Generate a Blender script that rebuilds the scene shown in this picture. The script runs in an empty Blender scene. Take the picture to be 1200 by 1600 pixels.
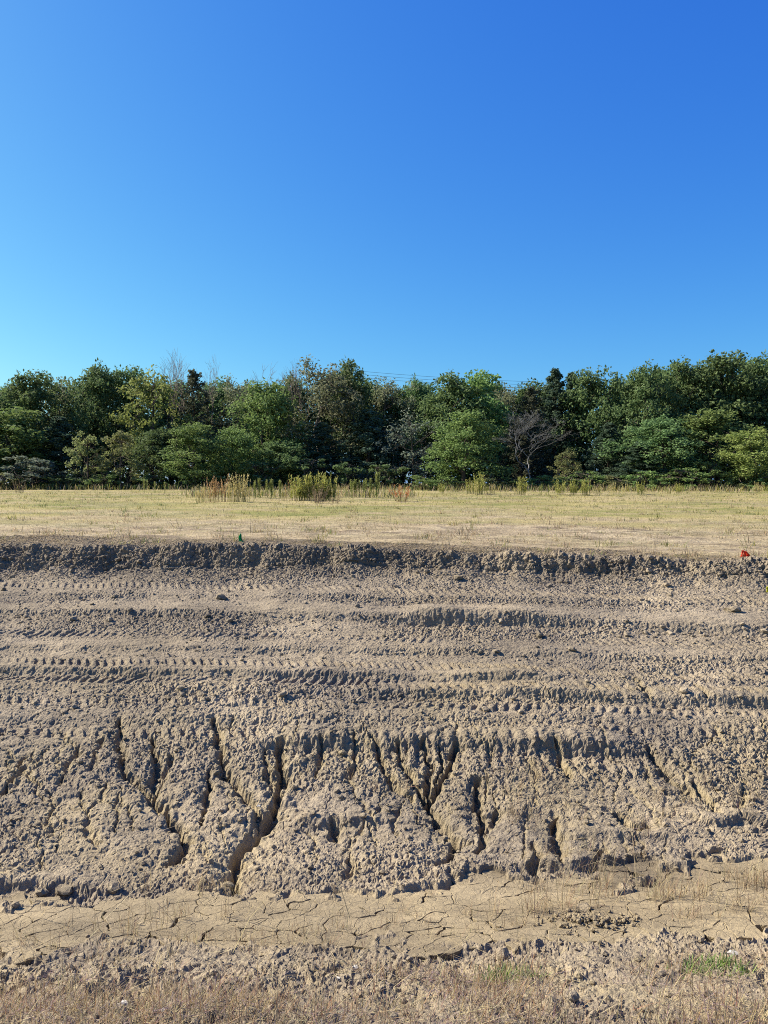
import bpy, math, random
import numpy as np
from mathutils import Vector, Euler

random.seed(7)
RNG = np.random.default_rng(7)
SC = bpy.context.scene
COL = SC.collection
R = math.radians

# ------------------------------------------------------------------ camera
EYE = 1.6
PITCH = math.atan(45 / 1200)
cam = bpy.data.cameras.new('camera')
cam.sensor_fit = 'VERTICAL'
cam.sensor_height = 36.0
cam.lens = 27.0
cam.clip_start = 0.05
cam.clip_end = 8000
camo = bpy.data.objects.new('camera', cam)
camo.location = (0, 0, EYE)
camo.rotation_euler = (R(90) - PITCH, 0, 0)
COL.objects.link(camo)
SC.camera = camo

# ------------------------------------------------------------------ sky, sun, exposure
SUN_EL = R(38)
SUN_AZ = R(-71)          # from +Y (view direction) towards +X; the sun stands left and a little beyond
world = bpy.data.worlds.new('World')
SC.world = world
world.use_nodes = True
nt = world.node_tree
for n in list(nt.nodes):
    nt.nodes.remove(n)
wo = nt.nodes.new('ShaderNodeOutputWorld')
bg = nt.nodes.new('ShaderNodeBackground')
sky = nt.nodes.new('ShaderNodeTexSky')
sky.sky_type = 'NISHITA'
sky.sun_disc = False
sky.sun_elevation = SUN_EL
sky.sun_rotation = SUN_AZ
sky.altitude = 200
sky.air_density = 1.0
sky.dust_density = 1.0
sky.ozone_density = 6.0
# colour response of the phone camera for a clear sky, the same in every direction
sepc = nt.nodes.new('ShaderNodeSeparateColor'); comb = nt.nodes.new('ShaderNodeCombineColor')
nt.links.new(sky.outputs[0], sepc.inputs[0])
EXPO = 1.4
for k, (g, mu, top) in enumerate(((1.57, 0.485, 9.0), (1.19, 1.11, 9.5), (0.46, 4.20, 10.0))):
    pw = nt.nodes.new('ShaderNodeMath'); pw.operation = 'POWER'; pw.inputs[1].default_value = g
    ml = nt.nodes.new('ShaderNodeMath'); ml.operation = 'MULTIPLY'; ml.inputs[1].default_value = mu / 2 ** EXPO
    mn = nt.nodes.new('ShaderNodeMath'); mn.operation = 'MINIMUM'; mn.inputs[1].default_value = top
    nt.links.new(sepc.outputs[k], pw.inputs[0]); nt.links.new(pw.outputs[0], ml.inputs[0])
    nt.links.new(ml.outputs[0], mn.inputs[0]); nt.links.new(mn.outputs[0], comb.inputs[k])
nt.links.new(comb.outputs[0], bg.inputs['Color'])
bg.inputs['Strength'].default_value = 0.10
nt.links.new(bg.outputs[0], wo.inputs['Surface'])

sl = bpy.data.lights.new('sun', 'SUN')
sl.energy = 5.0
sl.angle = R(0.53)
sl.color = (1.0, 0.91, 0.77)
slo = bpy.data.objects.new('sun', sl)
sdir = Vector((math.sin(SUN_AZ) * math.cos(SUN_EL), math.cos(SUN_AZ) * math.cos(SUN_EL), math.sin(SUN_EL)))
slo.rotation_euler = sdir.to_track_quat('Z', 'Y').to_euler()
slo.location = (-20, 5, 20)
COL.objects.link(slo)

SC.view_settings.view_transform = 'Standard'
SC.view_settings.look = 'None'
SC.view_settings.gamma = 1.0
SC.view_settings.use_curve_mapping = False
SC.view_settings.exposure = EXPO
SC.render.film_transparent = False
try:
    SC.cycles.max_bounces = 6
    SC.cycles.use_denoising = False
    SC.cycles.filter_width = 1.05
    SC.cycles.transparent_max_bounces = 4
except Exception:
    pass

# ------------------------------------------------------------------ noise helpers (numpy)
def h01(ix, iy, seed):
    a = (ix.astype(np.int64) & 0xFFFFFFFF).astype(np.uint32)
    b = (iy.astype(np.int64) & 0xFFFFFFFF).astype(np.uint32)
    with np.errstate(over='ignore'):
        n = a * np.uint32(374761393) + b * np.uint32(668265263) + np.uint32((seed * 974634777 + 12345) & 0xFFFFFFFF)
        n = (n ^ (n >> np.uint32(13))) * np.uint32(1274126177)
        n = n ^ (n >> np.uint32(16))
        n = n * np.uint32(2246822519)
        n = n ^ (n >> np.uint32(15))
    return (n.astype(np.float32)) * np.float32(1.0 / 4294967296.0)

def noise(x, y, seed=0):
    """value-gradient noise in -1..1"""
    x = np.asarray(x, dtype=np.float64); y = np.asarray(y, dtype=np.float64)
    ix = np.floor(x); iy = np.floor(y)
    fx = (x - ix).astype(np.float32); fy = (y - iy).astype(np.float32)
    u = fx * fx * fx * (fx * (fx * 6 - 15) + 10)
    v = fy * fy * fy * (fy * (fy * 6 - 15) + 10)
    def g(dx, dy):
        a = h01(ix + dx, iy + dy, seed) * np.float32(2 * math.pi)
        return np.cos(a) * (fx - dx) + np.sin(a) * (fy - dy)
    a = g(0, 0); b = g(1, 0); c = g(0, 1); d = g(1, 1)
    return (a + (b - a) * u + (c - a) * v + (a - b - c + d) * u * v) * 1.5

def fbm(x, y, oct=4, seed=0, gain=0.5, lac=2.03):
    s = 0; a = 1.0; t = 0
    for i in range(oct):
        s = s + a * noise(x, y, seed + i * 17)
        t += a; a *= gain; x = x * lac + 11.3; y = y * lac - 7.7
    return s / t

def worley(x, y, seed=0):
    """F1, F2, id (and the offset to the cell's point in WOFF)"""
    x = np.asarray(x, dtype=np.float64); y = np.asarray(y, dtype=np.float64)
    ix = np.floor(x); iy = np.floor(y)
    fx = (x - ix).astype(np.float32); fy = (y - iy).astype(np.float32)
    global WOFF
    f1 = np.full(x.shape, 9.0, np.float32); f2 = f1.copy(); cid = np.zeros(x.shape, np.float32)
    ox = cid.copy(); oy = cid.copy()
    for dx in (-1, 0, 1):
        for dy in (-1, 0, 1):
            a = h01(ix + dx, iy + dy, seed); b = h01(ix + dx, iy + dy, seed + 101)
            d = (dx + a - fx) ** 2 + (dy + b - fy) ** 2
            nearer = d < f1
            f2 = np.where(nearer, f1, np.minimum(f2, d))
            cid = np.where(nearer, h01(ix + dx, iy + dy, seed + 202), cid)
            f1 = np.where(nearer, d, f1)
            ox = np.where(nearer, fx - dx - a, ox); oy = np.where(nearer, fy - dy - b, oy)
    WOFF = (ox, oy)
    return np.sqrt(f1), np.sqrt(f2), cid

def sstep(a, b, x):
    t = np.clip((x - a) / (b - a), 0, 1)
    return t * t * (3 - 2 * t)

# ------------------------------------------------------------------ object helpers
def link(o, parent=None):
    COL.objects.link(o)
    if parent is not None:
        o.parent = parent
    return o

def tag(o, label=None, cat=None, group=None, kind=None):
    if label: o['label'] = label
    if cat: o['category'] = cat
    if group: o['group'] = group
    if kind: o['kind'] = kind
    return o

def empty(name, loc):
    o = bpy.data.objects.new(name, None)
    o.location = loc
    o.empty_display_size = 0.2
    return link(o)

def mesh_from(name, verts, faces, mat=None, cols=None, smooth=False):
    """verts (n,3), faces (m,3) or (m,4) arrays -> mesh data"""
    verts = np.asarray(verts, np.float32); faces = np.asarray(faces, np.int32)
    k = faces.shape[1]
    me = bpy.data.meshes.new(name)
    me.vertices.add(len(verts)); me.vertices.foreach_set('co', verts.ravel())
    me.loops.add(faces.size); me.loops.foreach_set('vertex_index', faces.ravel())
    me.polygons.add(len(faces))
    me.polygons.foreach_set('loop_start', np.arange(0, faces.size, k, dtype=np.int32))
    try:
        me.polygons.foreach_set('loop_total', np.full(len(faces), k, np.int32))
    except Exception:
        pass
    me.polygons.foreach_set('use_smooth', np.full(len(faces), bool(smooth)))
    if cols is not None:
        ca = me.attributes.new('col', 'FLOAT_COLOR', 'POINT')
        c4 = np.ones((len(verts), 4), np.float32); c4[:, :cols.shape[1]] = cols
        ca.data.foreach_set('color', c4.ravel())
    me.update(calc_edges=True)
    if mat is not None:
        me.materials.append(mat)
    return me

def mobj(name, me, parent=None):
    return link(bpy.data.objects.new(name, me), parent)

class Acc:
    """collects triangles"""
    def __init__(self):
        self.v = []; self.f = []; self.c = []; self.n = 0
    def add(self, v, f, c=None):
        v = np.asarray(v, np.float32); f = np.asarray(f, np.int32)
        self.v.append(v); self.f.append(f + self.n)
        if c is None: c = (1, 1, 1)
        c = np.asarray(c, np.float32)
        if c.ndim == 1: c = np.tile(c, (len(v), 1))
        self.c.append(c[:, :3]); self.n += len(v)
    def mesh(self, name, mat, smooth=False):
        return mesh_from(name, np.concatenate(self.v), np.concatenate(self.f), mat, np.concatenate(self.c), smooth)

def tube(pts, rad, sides=5, cap=True):
    pts = np.asarray(pts, np.float64); k = len(pts)
    rad = np.broadcast_to(np.asarray(rad, np.float64), (k,))
    tan = np.gradient(pts, axis=0)
    tan /= np.linalg.norm(tan, axis=1, keepdims=True) + 1e-9
    ref = np.array([0.31, 0.95, 0.05]) if abs(tan[0][2]) > 0.6 else np.array([0.05, 0.1, 1.0])
    a = np.cross(tan, ref); a /= np.linalg.norm(a, axis=1, keepdims=True) + 1e-9
    b = np.cross(tan, a)
    ang = np.arange(sides) * 2 * math.pi / sides
    v = pts[:, None, :] + rad[:, None, None] * (np.cos(ang)[None, :, None] * a[:, None, :] + np.sin(ang)[None, :, None] * b[:, None, :])
    v = v.reshape(-1, 3)
    f = []
    for i in range(k - 1):
        for j in range(sides):
            j2 = (j + 1) % sides
            p, q, r, s = i * sides + j, i * sides + j2, (i + 1) * sides + j2, (i + 1) * sides + j
            f.append((p, q, r)); f.append((p, r, s))
    if cap:
        v = np.vstack([v, pts[0], pts[-1]])
        for j in range(sides):
            j2 = (j + 1) % sides
            f.append((k * sides, j2, j)); f.append((k * sides + 1, (k - 1) * sides + j, (k - 1) * sides + j2))
    return v, np.array(f, np.int32)

def blades(pos, yaw, lean, curve, length, width, face=None):
    """thin bent ribbons; returns verts (n*5,3), tris (n*3,3)"""
    n = len(pos)
    d = np.stack([np.cos(yaw), np.sin(yaw), np.zeros(n)], 1)
    fy = yaw + math.pi / 2 if face is None else face
    w = np.stack([np.cos(fy), np.sin(fy), np.zeros(n)], 1)
    def at(s):
        a = lean + curve * s * 0.5
        return pos + (d * np.sin(a)[:, None] + np.array([0, 0, 1.0]) * np.cos(a)[:, None]) * (length * s)[:, None]
    hw = (width * 0.5)[:, None]
    v = np.stack([pos - w * hw, pos + w * hw, at(0.55) - w * hw * 0.75, at(0.55) + w * hw * 0.75, at(1.0)], 1).reshape(-1, 3)
    base = (np.arange(n) * 5)[:, None, None]
    f = (np.array([[0, 1, 2], [1, 3, 2], [2, 3, 4]])[None] + base).reshape(-1, 3)
    return v, f

# ------------------------------------------------------------------ materials
def new_mat(name):
    m = bpy.data.materials.new(name); m.use_nodes = True
    t = m.node_tree
    for n in list(t.nodes): t.nodes.remove(n)
    o = t.nodes.new('ShaderNodeOutputMaterial')
    return m, t, o

def N(t, typ, **kw):
    n = t.nodes.new(typ)
    for k, v in kw.items():
        if k.startswith('i_'):
            n.inputs[k[2:].replace('_', ' ')].default_value = v
        else:
            setattr(n, k, v)
    return n

def ramp(t, stops):
    r = t.nodes.new('ShaderNodeValToRGB')
    e = r.color_ramp.elements
    while len(e) < len(stops): e.new(0.5)
    for i, (p, c) in enumerate(stops):
        e[i].position = p; e[i].color = (*c, 1) if len(c) == 3 else c
    return r

def mix(t, a, b, f, mode='MIX'):
    n = t.nodes.new('ShaderNodeMix'); n.data_type = 'RGBA'; n.blend_type = mode
    def put(sock, v):
        if isinstance(v, (tuple, list)): sock.default_value = (*v, 1)
        elif isinstance(v, (int, float)): sock.default_value = v
        else: t.links.new(v, sock)
    put(n.inputs['Factor'], f); put(n.inputs[6], a); put(n.inputs[7], b)
    return n.outputs[2]

def soil_material():
    m, t, o = new_mat('soil')
    tc = N(t, 'ShaderNodeNewGeometry')
    at = N(t, 'ShaderNodeAttribute', attribute_name='col')
    sep = N(t, 'ShaderNodeSeparateColor')
    t.links.new(at.outputs['Color'], sep.inputs[0])
    def nz(scale, detail=4, rough=0.6, stretch=None):
        n = N(t, 'ShaderNodeTexNoise'); n.inputs['Scale'].default_value = scale
        n.inputs['Detail'].default_value = detail; n.inputs['Roughness'].default_value = rough
        if stretch:
            mp = N(t, 'ShaderNodeMapping'); mp.inputs['Scale'].default_value = stretch
            t.links.new(tc.outputs['Position'], mp.inputs[0]); t.links.new(mp.outputs[0], n.inputs['Vector'])
        else:
            t.links.new(tc.outputs['Position'], n.inputs['Vector'])
        return n
    big = nz(0.9, 3); mid = nz(7, 5, 0.65); fine = nz(60, 4, 0.7); grit = nz(260, 2, 0.6)
    r1 = ramp(t, [(0.30, (0.172, 0.142, 0.104)), (0.5, (0.268, 0.224, 0.166)), (0.72, (0.366, 0.309, 0.231))])
    t.links.new(mid.outputs[0], r1.inputs[0])
    r2 = ramp(t, [(0.3, (0.162, 0.134, 0.098)), (0.7, (0.350, 0.292, 0.215))])
    t.links.new(fine.outputs[0], r2.inputs[0])
    c = mix(t, r1.outputs[0], r2.outputs[0], 0.45)
    # darker grey-brown tone (green channel), yellow subsoil (blue channel), fine mud (red channel)
    c = mix(t, c, (0.162, 0.134, 0.097), sep.outputs['Green'])
    c = mix(t, c, (0.285, 0.232, 0.130), sep.outputs['Blue'])
    rm = ramp(t, [(0.3, (0.150, 0.121, 0.080)), (0.5, (0.215, 0.175, 0.113)), (0.7, (0.275, 0.224, 0.146))])
    ms = nz(2.2, 5, 0.6, (0.5, 1.6, 1.0)); t.links.new(ms.outputs[0], rm.inputs[0])
    c = mix(t, c, rm.outputs[0], sep.outputs['Red'])
    rg = ramp(t, [(0.3, (0.62, 0.62, 0.62)), (0.52, (1, 1, 1)), (0.72, (1.38, 1.35, 1.30))])
    t.links.new(grit.outputs[0], rg.inputs[0])
    c = mix(t, c, rg.outputs[0], 0.8, 'MULTIPLY')
    rb = ramp(t, [(0.32, (0.74, 0.74, 0.76)), (0.68, (1.18, 1.16, 1.10))])
    t.links.new(big.outputs[0], rb.inputs[0])
    c = mix(t, c, rb.outputs[0], 1.0, 'MULTIPLY')
    b = N(t, 'ShaderNodeBsdfPrincipled'); b.inputs['Roughness'].default_value = 0.95
    b.inputs['Specular IOR Level'].default_value = 0.15
    t.links.new(c, b.inputs['Base Color'])
    vor = N(t, 'ShaderNodeTexVoronoi'); vor.feature = 'DISTANCE_TO_EDGE'; vor.inputs['Scale'].default_value = 17.0
    wv = nz(9, 3); wm = N(t, 'ShaderNodeMix'); wm.data_type = 'VECTOR'; wm.inputs['Factor'].default_value = 0.06
    t.links.new(tc.outputs['Position'], wm.inputs[4]); t.links.new(wv.outputs['Color'], wm.inputs[5]); t.links.new(wm.outputs[1], vor.inputs['Vector'])
    hair = N(t, 'ShaderNodeMapRange'); hair.inputs['From Max'].default_value = 0.035
    t.links.new(vor.outputs['Distance'], hair.inputs['Value'])
    hm = N(t, 'ShaderNodeMath', operation='MULTIPLY'); t.links.new(hair.outputs[0], hm.inputs[0]); t.links.new(sep.outputs['Red'], hm.inputs[1])
    crumb = nz(38, 5, 0.72)
    rough_f = N(t, 'ShaderNodeMapRange'); rough_f.inputs['To Min'].default_value = 1.6; rough_f.inputs['To Max'].default_value = 0.35
    t.links.new(sep.outputs['Red'], rough_f.inputs['Value'])
    cm = N(t, 'ShaderNodeMath', operation='MULTIPLY'); t.links.new(crumb.outputs[0], cm.inputs[0]); t.links.new(rough_f.outputs[0], cm.inputs[1])
    bp = N(t, 'ShaderNodeBump'); bp.inputs['Strength'].default_value = 0.8; bp.inputs['Distance'].default_value = 0.014
    ad = N(t, 'ShaderNodeMath', operation='MULTIPLY_ADD'); ad.inputs[1].default_value = 0.45
    t.links.new(fine.outputs[0], ad.inputs[0]); t.links.new(cm.outputs[0], ad.inputs[2])
    ad2 = N(t, 'ShaderNodeMath', operation='MULTIPLY_ADD'); ad2.inputs[1].default_value = 0.22
    t.links.new(hm.outputs[0], ad2.inputs[0]); t.links.new(ad.outputs[0], ad2.inputs[2])
    t.links.new(ad2.outputs[0], bp.inputs['Height']); t.links.new(bp.outputs[0], b.inputs['Normal'])
    t.links.new(b.outputs[0], o.inputs[0])
    return m

def field_material():
    m, t, o = new_mat('field_soil')
    g = N(t, 'ShaderNodeNewGeometry')
    def nz(scale, detail, stretch=(1, 1, 1)):
        mp = N(t, 'ShaderNodeMapping'); mp.inputs['Scale'].default_value = stretch
        n = N(t, 'ShaderNodeTexNoise'); n.inputs['Scale'].default_value = scale; n.inputs['Detail'].default_value = detail
        t.links.new(g.outputs['Position'], mp.inputs[0]); t.links.new(mp.outputs[0], n.inputs['Vector'])
        return n
    a = nz(0.5, 6, (0.35, 1, 1)); b_ = nz(4, 6, (0.35, 1, 1)); d_ = nz(45, 4, (0.5, 1, 1)); e_ = nz(1.1, 6, (0.3, 1, 1))
    at = N(t, 'ShaderNodeAttribute', attribute_name='col')
    sep = N(t, 'ShaderNodeSeparateColor'); t.links.new(at.outputs['Color'], sep.inputs[0])
    r = ramp(t, [(0.35, (0.150, 0.118, 0.084)), (0.5, (0.265, 0.214, 0.142)), (0.65, (0.35, 0.29, 0.19))]); t.links.new(b_.outputs[0], r.inputs[0])
    r2 = ramp(t, [(0.38, (0.31, 0.26, 0.12)), (0.5, (0.235, 0.208, 0.080)), (0.62, (0.155, 0.160, 0.052))]); t.links.new(a.outputs[0], r2.inputs[0])
    c = mix(t, r.outputs[0], r2.outputs[0], sep.outputs['Red'])
    re_ = ramp(t, [(0.50, (0, 0, 0)), (0.72, (1, 1, 1))]); t.links.new(e_.outputs[0], re_.inputs[0])
    c = mix(t, c, (0.30, 0.24, 0.145), re_.outputs[0])
    c = mix(t, c, (0.06, 0.05, 0.03), sep.outputs['Green'])  # green channel: painted shade beneath the wood
    rd = ramp(t, [(0.3, (0.55, 0.55, 0.55)), (0.7, (1.3, 1.3, 1.3))]); t.links.new(d_.outputs[0], rd.inputs[0])
    c = mix(t, c, rd.outputs[0], 1.0, 'MULTIPLY')
    b = N(t, 'ShaderNodeBsdfPrincipled'); b.inputs['Roughness'].default_value = 1.0; b.inputs['Specular IOR Level'].default_value = 0.1
    t.links.new(c, b.inputs['Base Color'])
    bp = N(t, 'ShaderNodeBump'); bp.inputs['Strength'].default_value = 0.8; bp.inputs['Distance'].default_value = 0.03
    t.links.new(d_.outputs[0], bp.inputs['Height']); t.links.new(bp.outputs[0], b.inputs['Normal'])
    t.links.new(b.outputs[0], o.inputs[0])
    return m

def leaf_material(name, trans=0.3, rough=0.55, var=0.12, spec=0.25):
    """colour from the mesh attribute 'col', a little different for every object"""
    m, t, o = new_mat(name)
    at = N(t, 'ShaderNodeAttribute', attribute_name='col')
    oi = N(t, 'ShaderNodeObjectInfo')
    mr = N(t, 'ShaderNodeMapRange'); mr.inputs['To Min'].default_value = 1 - var * 1.6; mr.inputs['To Max'].default_value = 1 + var * 1.6
    t.links.new(oi.outputs['Random'], mr.inputs['Value'])
    mh = N(t, 'ShaderNodeMath', operation='MULTIPLY_ADD'); mh.inputs[1].default_value = var * 0.22; mh.inputs[2].default_value = 0.5 - var * 0.11
    t.links.new(oi.outputs['Random'], mh.inputs[0])
    h = N(t, 'ShaderNodeHueSaturation')
    t.links.new(mh.outputs[0], h.inputs['Hue']); t.links.new(mr.outputs[0], h.inputs['Value']); t.links.new(at.outputs['Color'], h.inputs['Color'])
    b = N(t, 'ShaderNodeBsdfPrincipled'); b.inputs['Roughness'].default_value = rough; b.inputs['Specular IOR Level'].default_value = spec
    t.links.new(h.outputs[0], b.inputs['Base Color'])
    if trans > 0:
        tr = N(t, 'ShaderNodeBsdfTranslucent'); t.links.new(h.outputs[0], tr.inputs['Color'])
        ms = N(t, 'ShaderNodeMixShader'); ms.inputs[0].default_value = trans
        t.links.new(b.outputs[0], ms.inputs[1]); t.links.new(tr.outputs[0], ms.inputs[2])
        t.links.new(ms.outputs[0], o.inputs[0])
    else:
        t.links.new(b.outputs[0], o.inputs[0])
    return m

def plain_material(name, c1, c2, scale=8, rough=0.8, bump=0.3, trans=0.0, spec=0.3):
    m, t, o = new_mat(name)
    tc = N(t, 'ShaderNodeTexCoord')
    n = N(t, 'ShaderNodeTexNoise'); n.inputs['Scale'].default_value = scale; n.inputs['Detail'].default_value = 5
    t.links.new(tc.outputs['Object'], n.inputs['Vector'])
    r = ramp(t, [(0.3, c1), (0.7, c2)]); t.links.new(n.outputs[0], r.inputs[0])
    b = N(t, 'ShaderNodeBsdfPrincipled'); b.inputs['Roughness'].default_value = rough; b.inputs['Specular IOR Level'].default_value = spec
    t.links.new(r.outputs[0], b.inputs['Base Color'])
    bp = N(t, 'ShaderNodeBump'); bp.inputs['Strength'].default_value = bump; bp.inputs['Distance'].default_value = 0.01
    t.links.new(n.outputs[0], bp.inputs['Height']); t.links.new(bp.outputs[0], b.inputs['Normal'])
    if trans > 0:
        tr = N(t, 'ShaderNodeBsdfTranslucent'); t.links.new(r.outputs[0], tr.inputs['Color'])
        ms = N(t, 'ShaderNodeMixShader'); ms.inputs[0].default_value = trans
        t.links.new(b.outputs[0], ms.inputs[1]); t.links.new(tr.outputs[0], ms.inputs[2]); t.links.new(ms.outputs[0], o.inputs[0])
    else:
        t.links.new(b.outputs[0], o.inputs[0])
    return m

M_SOIL = soil_material()
M_FIELD = field_material()
M_LEAF = leaf_material('foliage', 0.36, 0.7, 0.14, 0.12)
M_GRASS = leaf_material('dry_grass', 0.35, 0.7, 0.0, 0.2)
M_BARK = leaf_material('bark', 0.0, 0.9, 0.10, 0.1)

# ------------------------------------------------------------------ the lie of the land
def pix_h(py, d):
    """height below the eye of the point seen at row py of the photograph at horizontal distance d"""
    a = PITCH + math.atan((py - 800) / 1200)
    return d * math.tan(a)

# each line across the scene: rows in the photograph at its left, middle and right end, and the distances there
LINES_PX = [
    ((1600, 1600, 1600), (2.35, 2.35, 2.35)),
    ((1505, 1492, 1478), (3.05, 3.10, 3.20)),
    ((1405, 1380, 1328), (3.75, 3.95, 4.35)),
    ((1300, 1290, 1240), (4.45, 4.55, 4.95)),
    ((1150, 1150, 1130), (5.60, 5.60, 5.75)),
    ((1020, 1020, 1020), (7.00, 7.00, 6.90)),
    ((893, 888, 908), (9.74, 9.48, 8.78)),
    ((855, 863, 886), (10.05, 9.70, 8.95)),
    ((838, 847, 872), (10.8, 10.4, 9.6)),
]
LN = [([-1, 0, 1], [1.2, 1.2, 1.2], [1.6, 1.6, 1.6])]
for pys, ds in LINES_PX:
    LN.append(([-0.5 * ds[0], 0.0, 0.5 * ds[2]], list(ds), [pix_h(p, d) for p, d in zip(pys, ds)]))
LN.append(([-10, 0, 10], [20, 20, 20], [0.80, 0.83, 0.92]))
LN.append(([-17, 0, 17], [35, 35, 35], [0.62, 0.64, 0.70]))
LN.append(([-25, 0, 25], [50, 50, 50], [0.42, 0.42, 0.46]))
LN.append(([-40, 0, 40], [90, 90, 90], [0.30, 0.30, 0.30]))
NL = len(LN)
T_MUD0, T_MUD1, T_SCARP, T_LIP, T_FIELD = 2, 3, 7, 8, 9

def line_at(k, x):
    xs, ds, hs = LN[k]
    xx = np.clip(x, xs[0] * 1.35, xs[2] * 1.35)
    def quad(v):
        (x0, x1, x2), (y0, y1, y2) = xs, v
        L0 = (xx - x1) * (xx - x2) / ((x0 - x1) * (x0 - x2))
        L1 = (xx - x0) * (xx - x2) / ((x1 - x0) * (x1 - x2))
        L2 = (xx - x0) * (xx - x1) / ((x2 - x0) * (x2 - x1))
        return y0 * L0 + y1 * L1 + y2 * L2
    return quad(ds), quad(hs)

def base_dz(x, t):
    """distance and height of the smooth ground at x, profile parameter t"""
    x = np.asarray(x, np.float64); t = np.broadcast_to(np.asarray(t, np.float64), x.shape)
    d = np.zeros(x.shape); h = np.zeros(x.shape)
    DK = [line_at(k, x) for k in range(NL)]
    for k in range(NL - 1):
        m = (t >= k) & ((t < k + 1) if k < NL - 2 else (t <= k + 1.0001))
        f = t - k
        d = np.where(m, DK[k][0] * (1 - f) + DK[k + 1][0] * f, d)
        h = np.where(m, DK[k][1] * (1 - f) + DK[k + 1][1] * f, h)
    return d, EYE - h

def t_of(x, d):
    x = np.asarray(x, np.float64); d = np.asarray(d, np.float64)
    t = np.zeros(x.shape)
    DK = [line_at(k, x)[0] for k in range(NL)]
    for k in range(NL - 1):
        m = (d >= DK[k]) & ((d < DK[k + 1]) if k < NL - 2 else True)
        t = np.where(m, k + (d - DK[k]) / (DK[k + 1] - DK[k]), t)
    return np.clip(t, 0, NL - 1)

def base_z(x, d):
    return base_dz(x, t_of(x, d))[1]

_ts = np.linspace(0.5, NL - 1, 4000)
def pix_world(px, py):
    """where the smooth ground is seen at a pixel of the photograph"""
    u = (px - 600) / 1200.0
    x = np.zeros_like(_ts)
    for _ in range(6):
        d, z = base_dz(x, _ts)
        dep = d * math.cos(PITCH) + (EYE - z) * math.sin(PITCH)
        x = u * dep
    d, z = base_dz(x, _ts)
    hh = EYE - z
    row = 800 + 1200 * np.tan(np.arctan2(hh, d) - PITCH)
    i = int(np.argmin(np.abs(row - py) + (np.maximum(0, py - row) * 0)))
    return float(x[i]), float(d[i]), float(z[i])

def mud_mask(x, d, t):
    n1 = fbm(x * 1.3, d * 1.9, 3, 31) * 0.60 + fbm(x * 6, d * 6, 3, 32) * 0.34
    a = sstep(0.0, 0.22, t - T_MUD0 + n1 * 0.8 - 0.02)
    b = sstep(0.0, 0.20, T_MUD1 - t + n1 * 0.9 + 0.05)
    return a * b

def mud_surface(x, d):
    """relief of the settled mud above the smooth ground"""
    return 0.030 * fbm(x * 0.9, d * 2.2, 3, 41) + 0.010 * noise(x * 3.1, d * 9.0, 44)

# ------------------------------------------------------------------ near ground: verge, ditch and bank
NROW, NCOL = 745, 830
# row spacing grows gently with distance
tt = np.linspace(0, T_FIELD, 60001)
dc, zc = base_dz(np.zeros_like(tt), tt)
ds = np.hypot(np.diff(dc), np.diff(zc)); dm = 0.5 * (dc[1:] + dc[:-1])
spc = np.where(dm < 2.1, 0.05, 0.0042 + 0.0010 * dm)
spc = np.where((tt[1:] > T_SCARP - 0.15) & (tt[1:] < T_LIP + 0.4), 0.0075, spc)
spc = np.where((tt[1:] > T_MUD0 + 0.15) & (tt[1:] < T_MUD1 - 0.15), 0.017, spc)
cum = np.concatenate([[0], np.cumsum(ds / spc)])
rows_t = np.interp(np.linspace(0, cum[-1], NROW), cum, tt)
cs = np.linspace(-1, 1, NCOL)
wing = np.linspace(0, 1, 91)[1:]          # side wings, a little coarser
outer = np.array([0.03, 0.07, 0.13, 0.22, 0.35, 0.55, 0.85, 1.3, 2.0, 3.0, 4.5, 7.0, 11.0])
cc = np.concatenate([-2 - outer[::-1], -1 - wing[::-1], cs, 1 + wing, 2 + outer])    # 1..2: the wings
rd, _ = base_dz(np.zeros_like(rows_t), rows_t)
def col_x(c, d):
    w0 = 0.12 + 0.515 * d; w1 = 1.75 + 0.06 * d
    return np.sign(c) * (np.minimum(np.abs(c), 1) * w0 + np.clip(np.abs(c) - 1, 0, 1) * w1 + np.clip(np.abs(c) - 2, 0, None) * (w0 + w1))
X = col_x(cc[None, :], rd[:, None])
TT = np.broadcast_to(rows_t[:, None], X.shape)
D, Z = base_dz(X, TT)
# arc length along the profile, for noise that does not stretch on the scarp
S = np.concatenate([np.zeros((1, X.shape[1])), np.cumsum(np.hypot(np.diff(D, axis=0), np.diff(Z, axis=0)), axis=0)], 0)

def dome(scale_x, scale_s, seed, wx=0.0):
    xx = X / scale_x + wx * noise(X * 3, S * 3, seed + 7)
    ss = S / scale_s + wx * noise(X * 3 + 9, S * 3, seed + 8)
    f1, f2, cid = worley(xx, ss, seed)
    return np.clip(1 - (f1 / 0.72) ** 2, 0, 1), f2 - f1, cid

def shards(scale_x, scale_s, seed, wx=0.25, tilt=1.0):
    """angular clods: every cell a tilted facet, broken off towards its neighbours"""
    xx = X / scale_x + wx * noise(X * 0.9 / scale_x, S * 0.9 / scale_s, seed + 7)
    ss = S / scale_s + wx * noise(X * 0.9 / scale_x + 9, S * 0.9 / scale_s, seed + 8)
    f1, f2, cid = worley(xx, ss, seed)
    ox, oy = WOFF
    a = cid * 61.7; ta = np.sin(a * 5.1); tb = np.cos(a * 7.3)
    edge = sstep(0.0, 0.22, f2 - f1)
    return (0.25 + 0.55 * cid + tilt * (ta * ox + tb * oy) * 0.8) * (0.25 + 0.75 * edge)

mud = mud_mask(X, D, TT)
rough = 1 - mud
on_bank = sstep(T_MUD1 - 0.1, T_MUD1 + 0.15, TT) * (1 - sstep(T_LIP + 0.05, T_LIP + 0.6, TT))
on_scarp = sstep(T_SCARP - 0.35, T_SCARP + 0.15, TT) * (1 - sstep(T_LIP - 0.02, T_LIP + 0.35, TT))
on_verge = 1 - sstep(T_MUD0 - 0.3, T_MUD0 + 0.1, TT)

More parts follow.
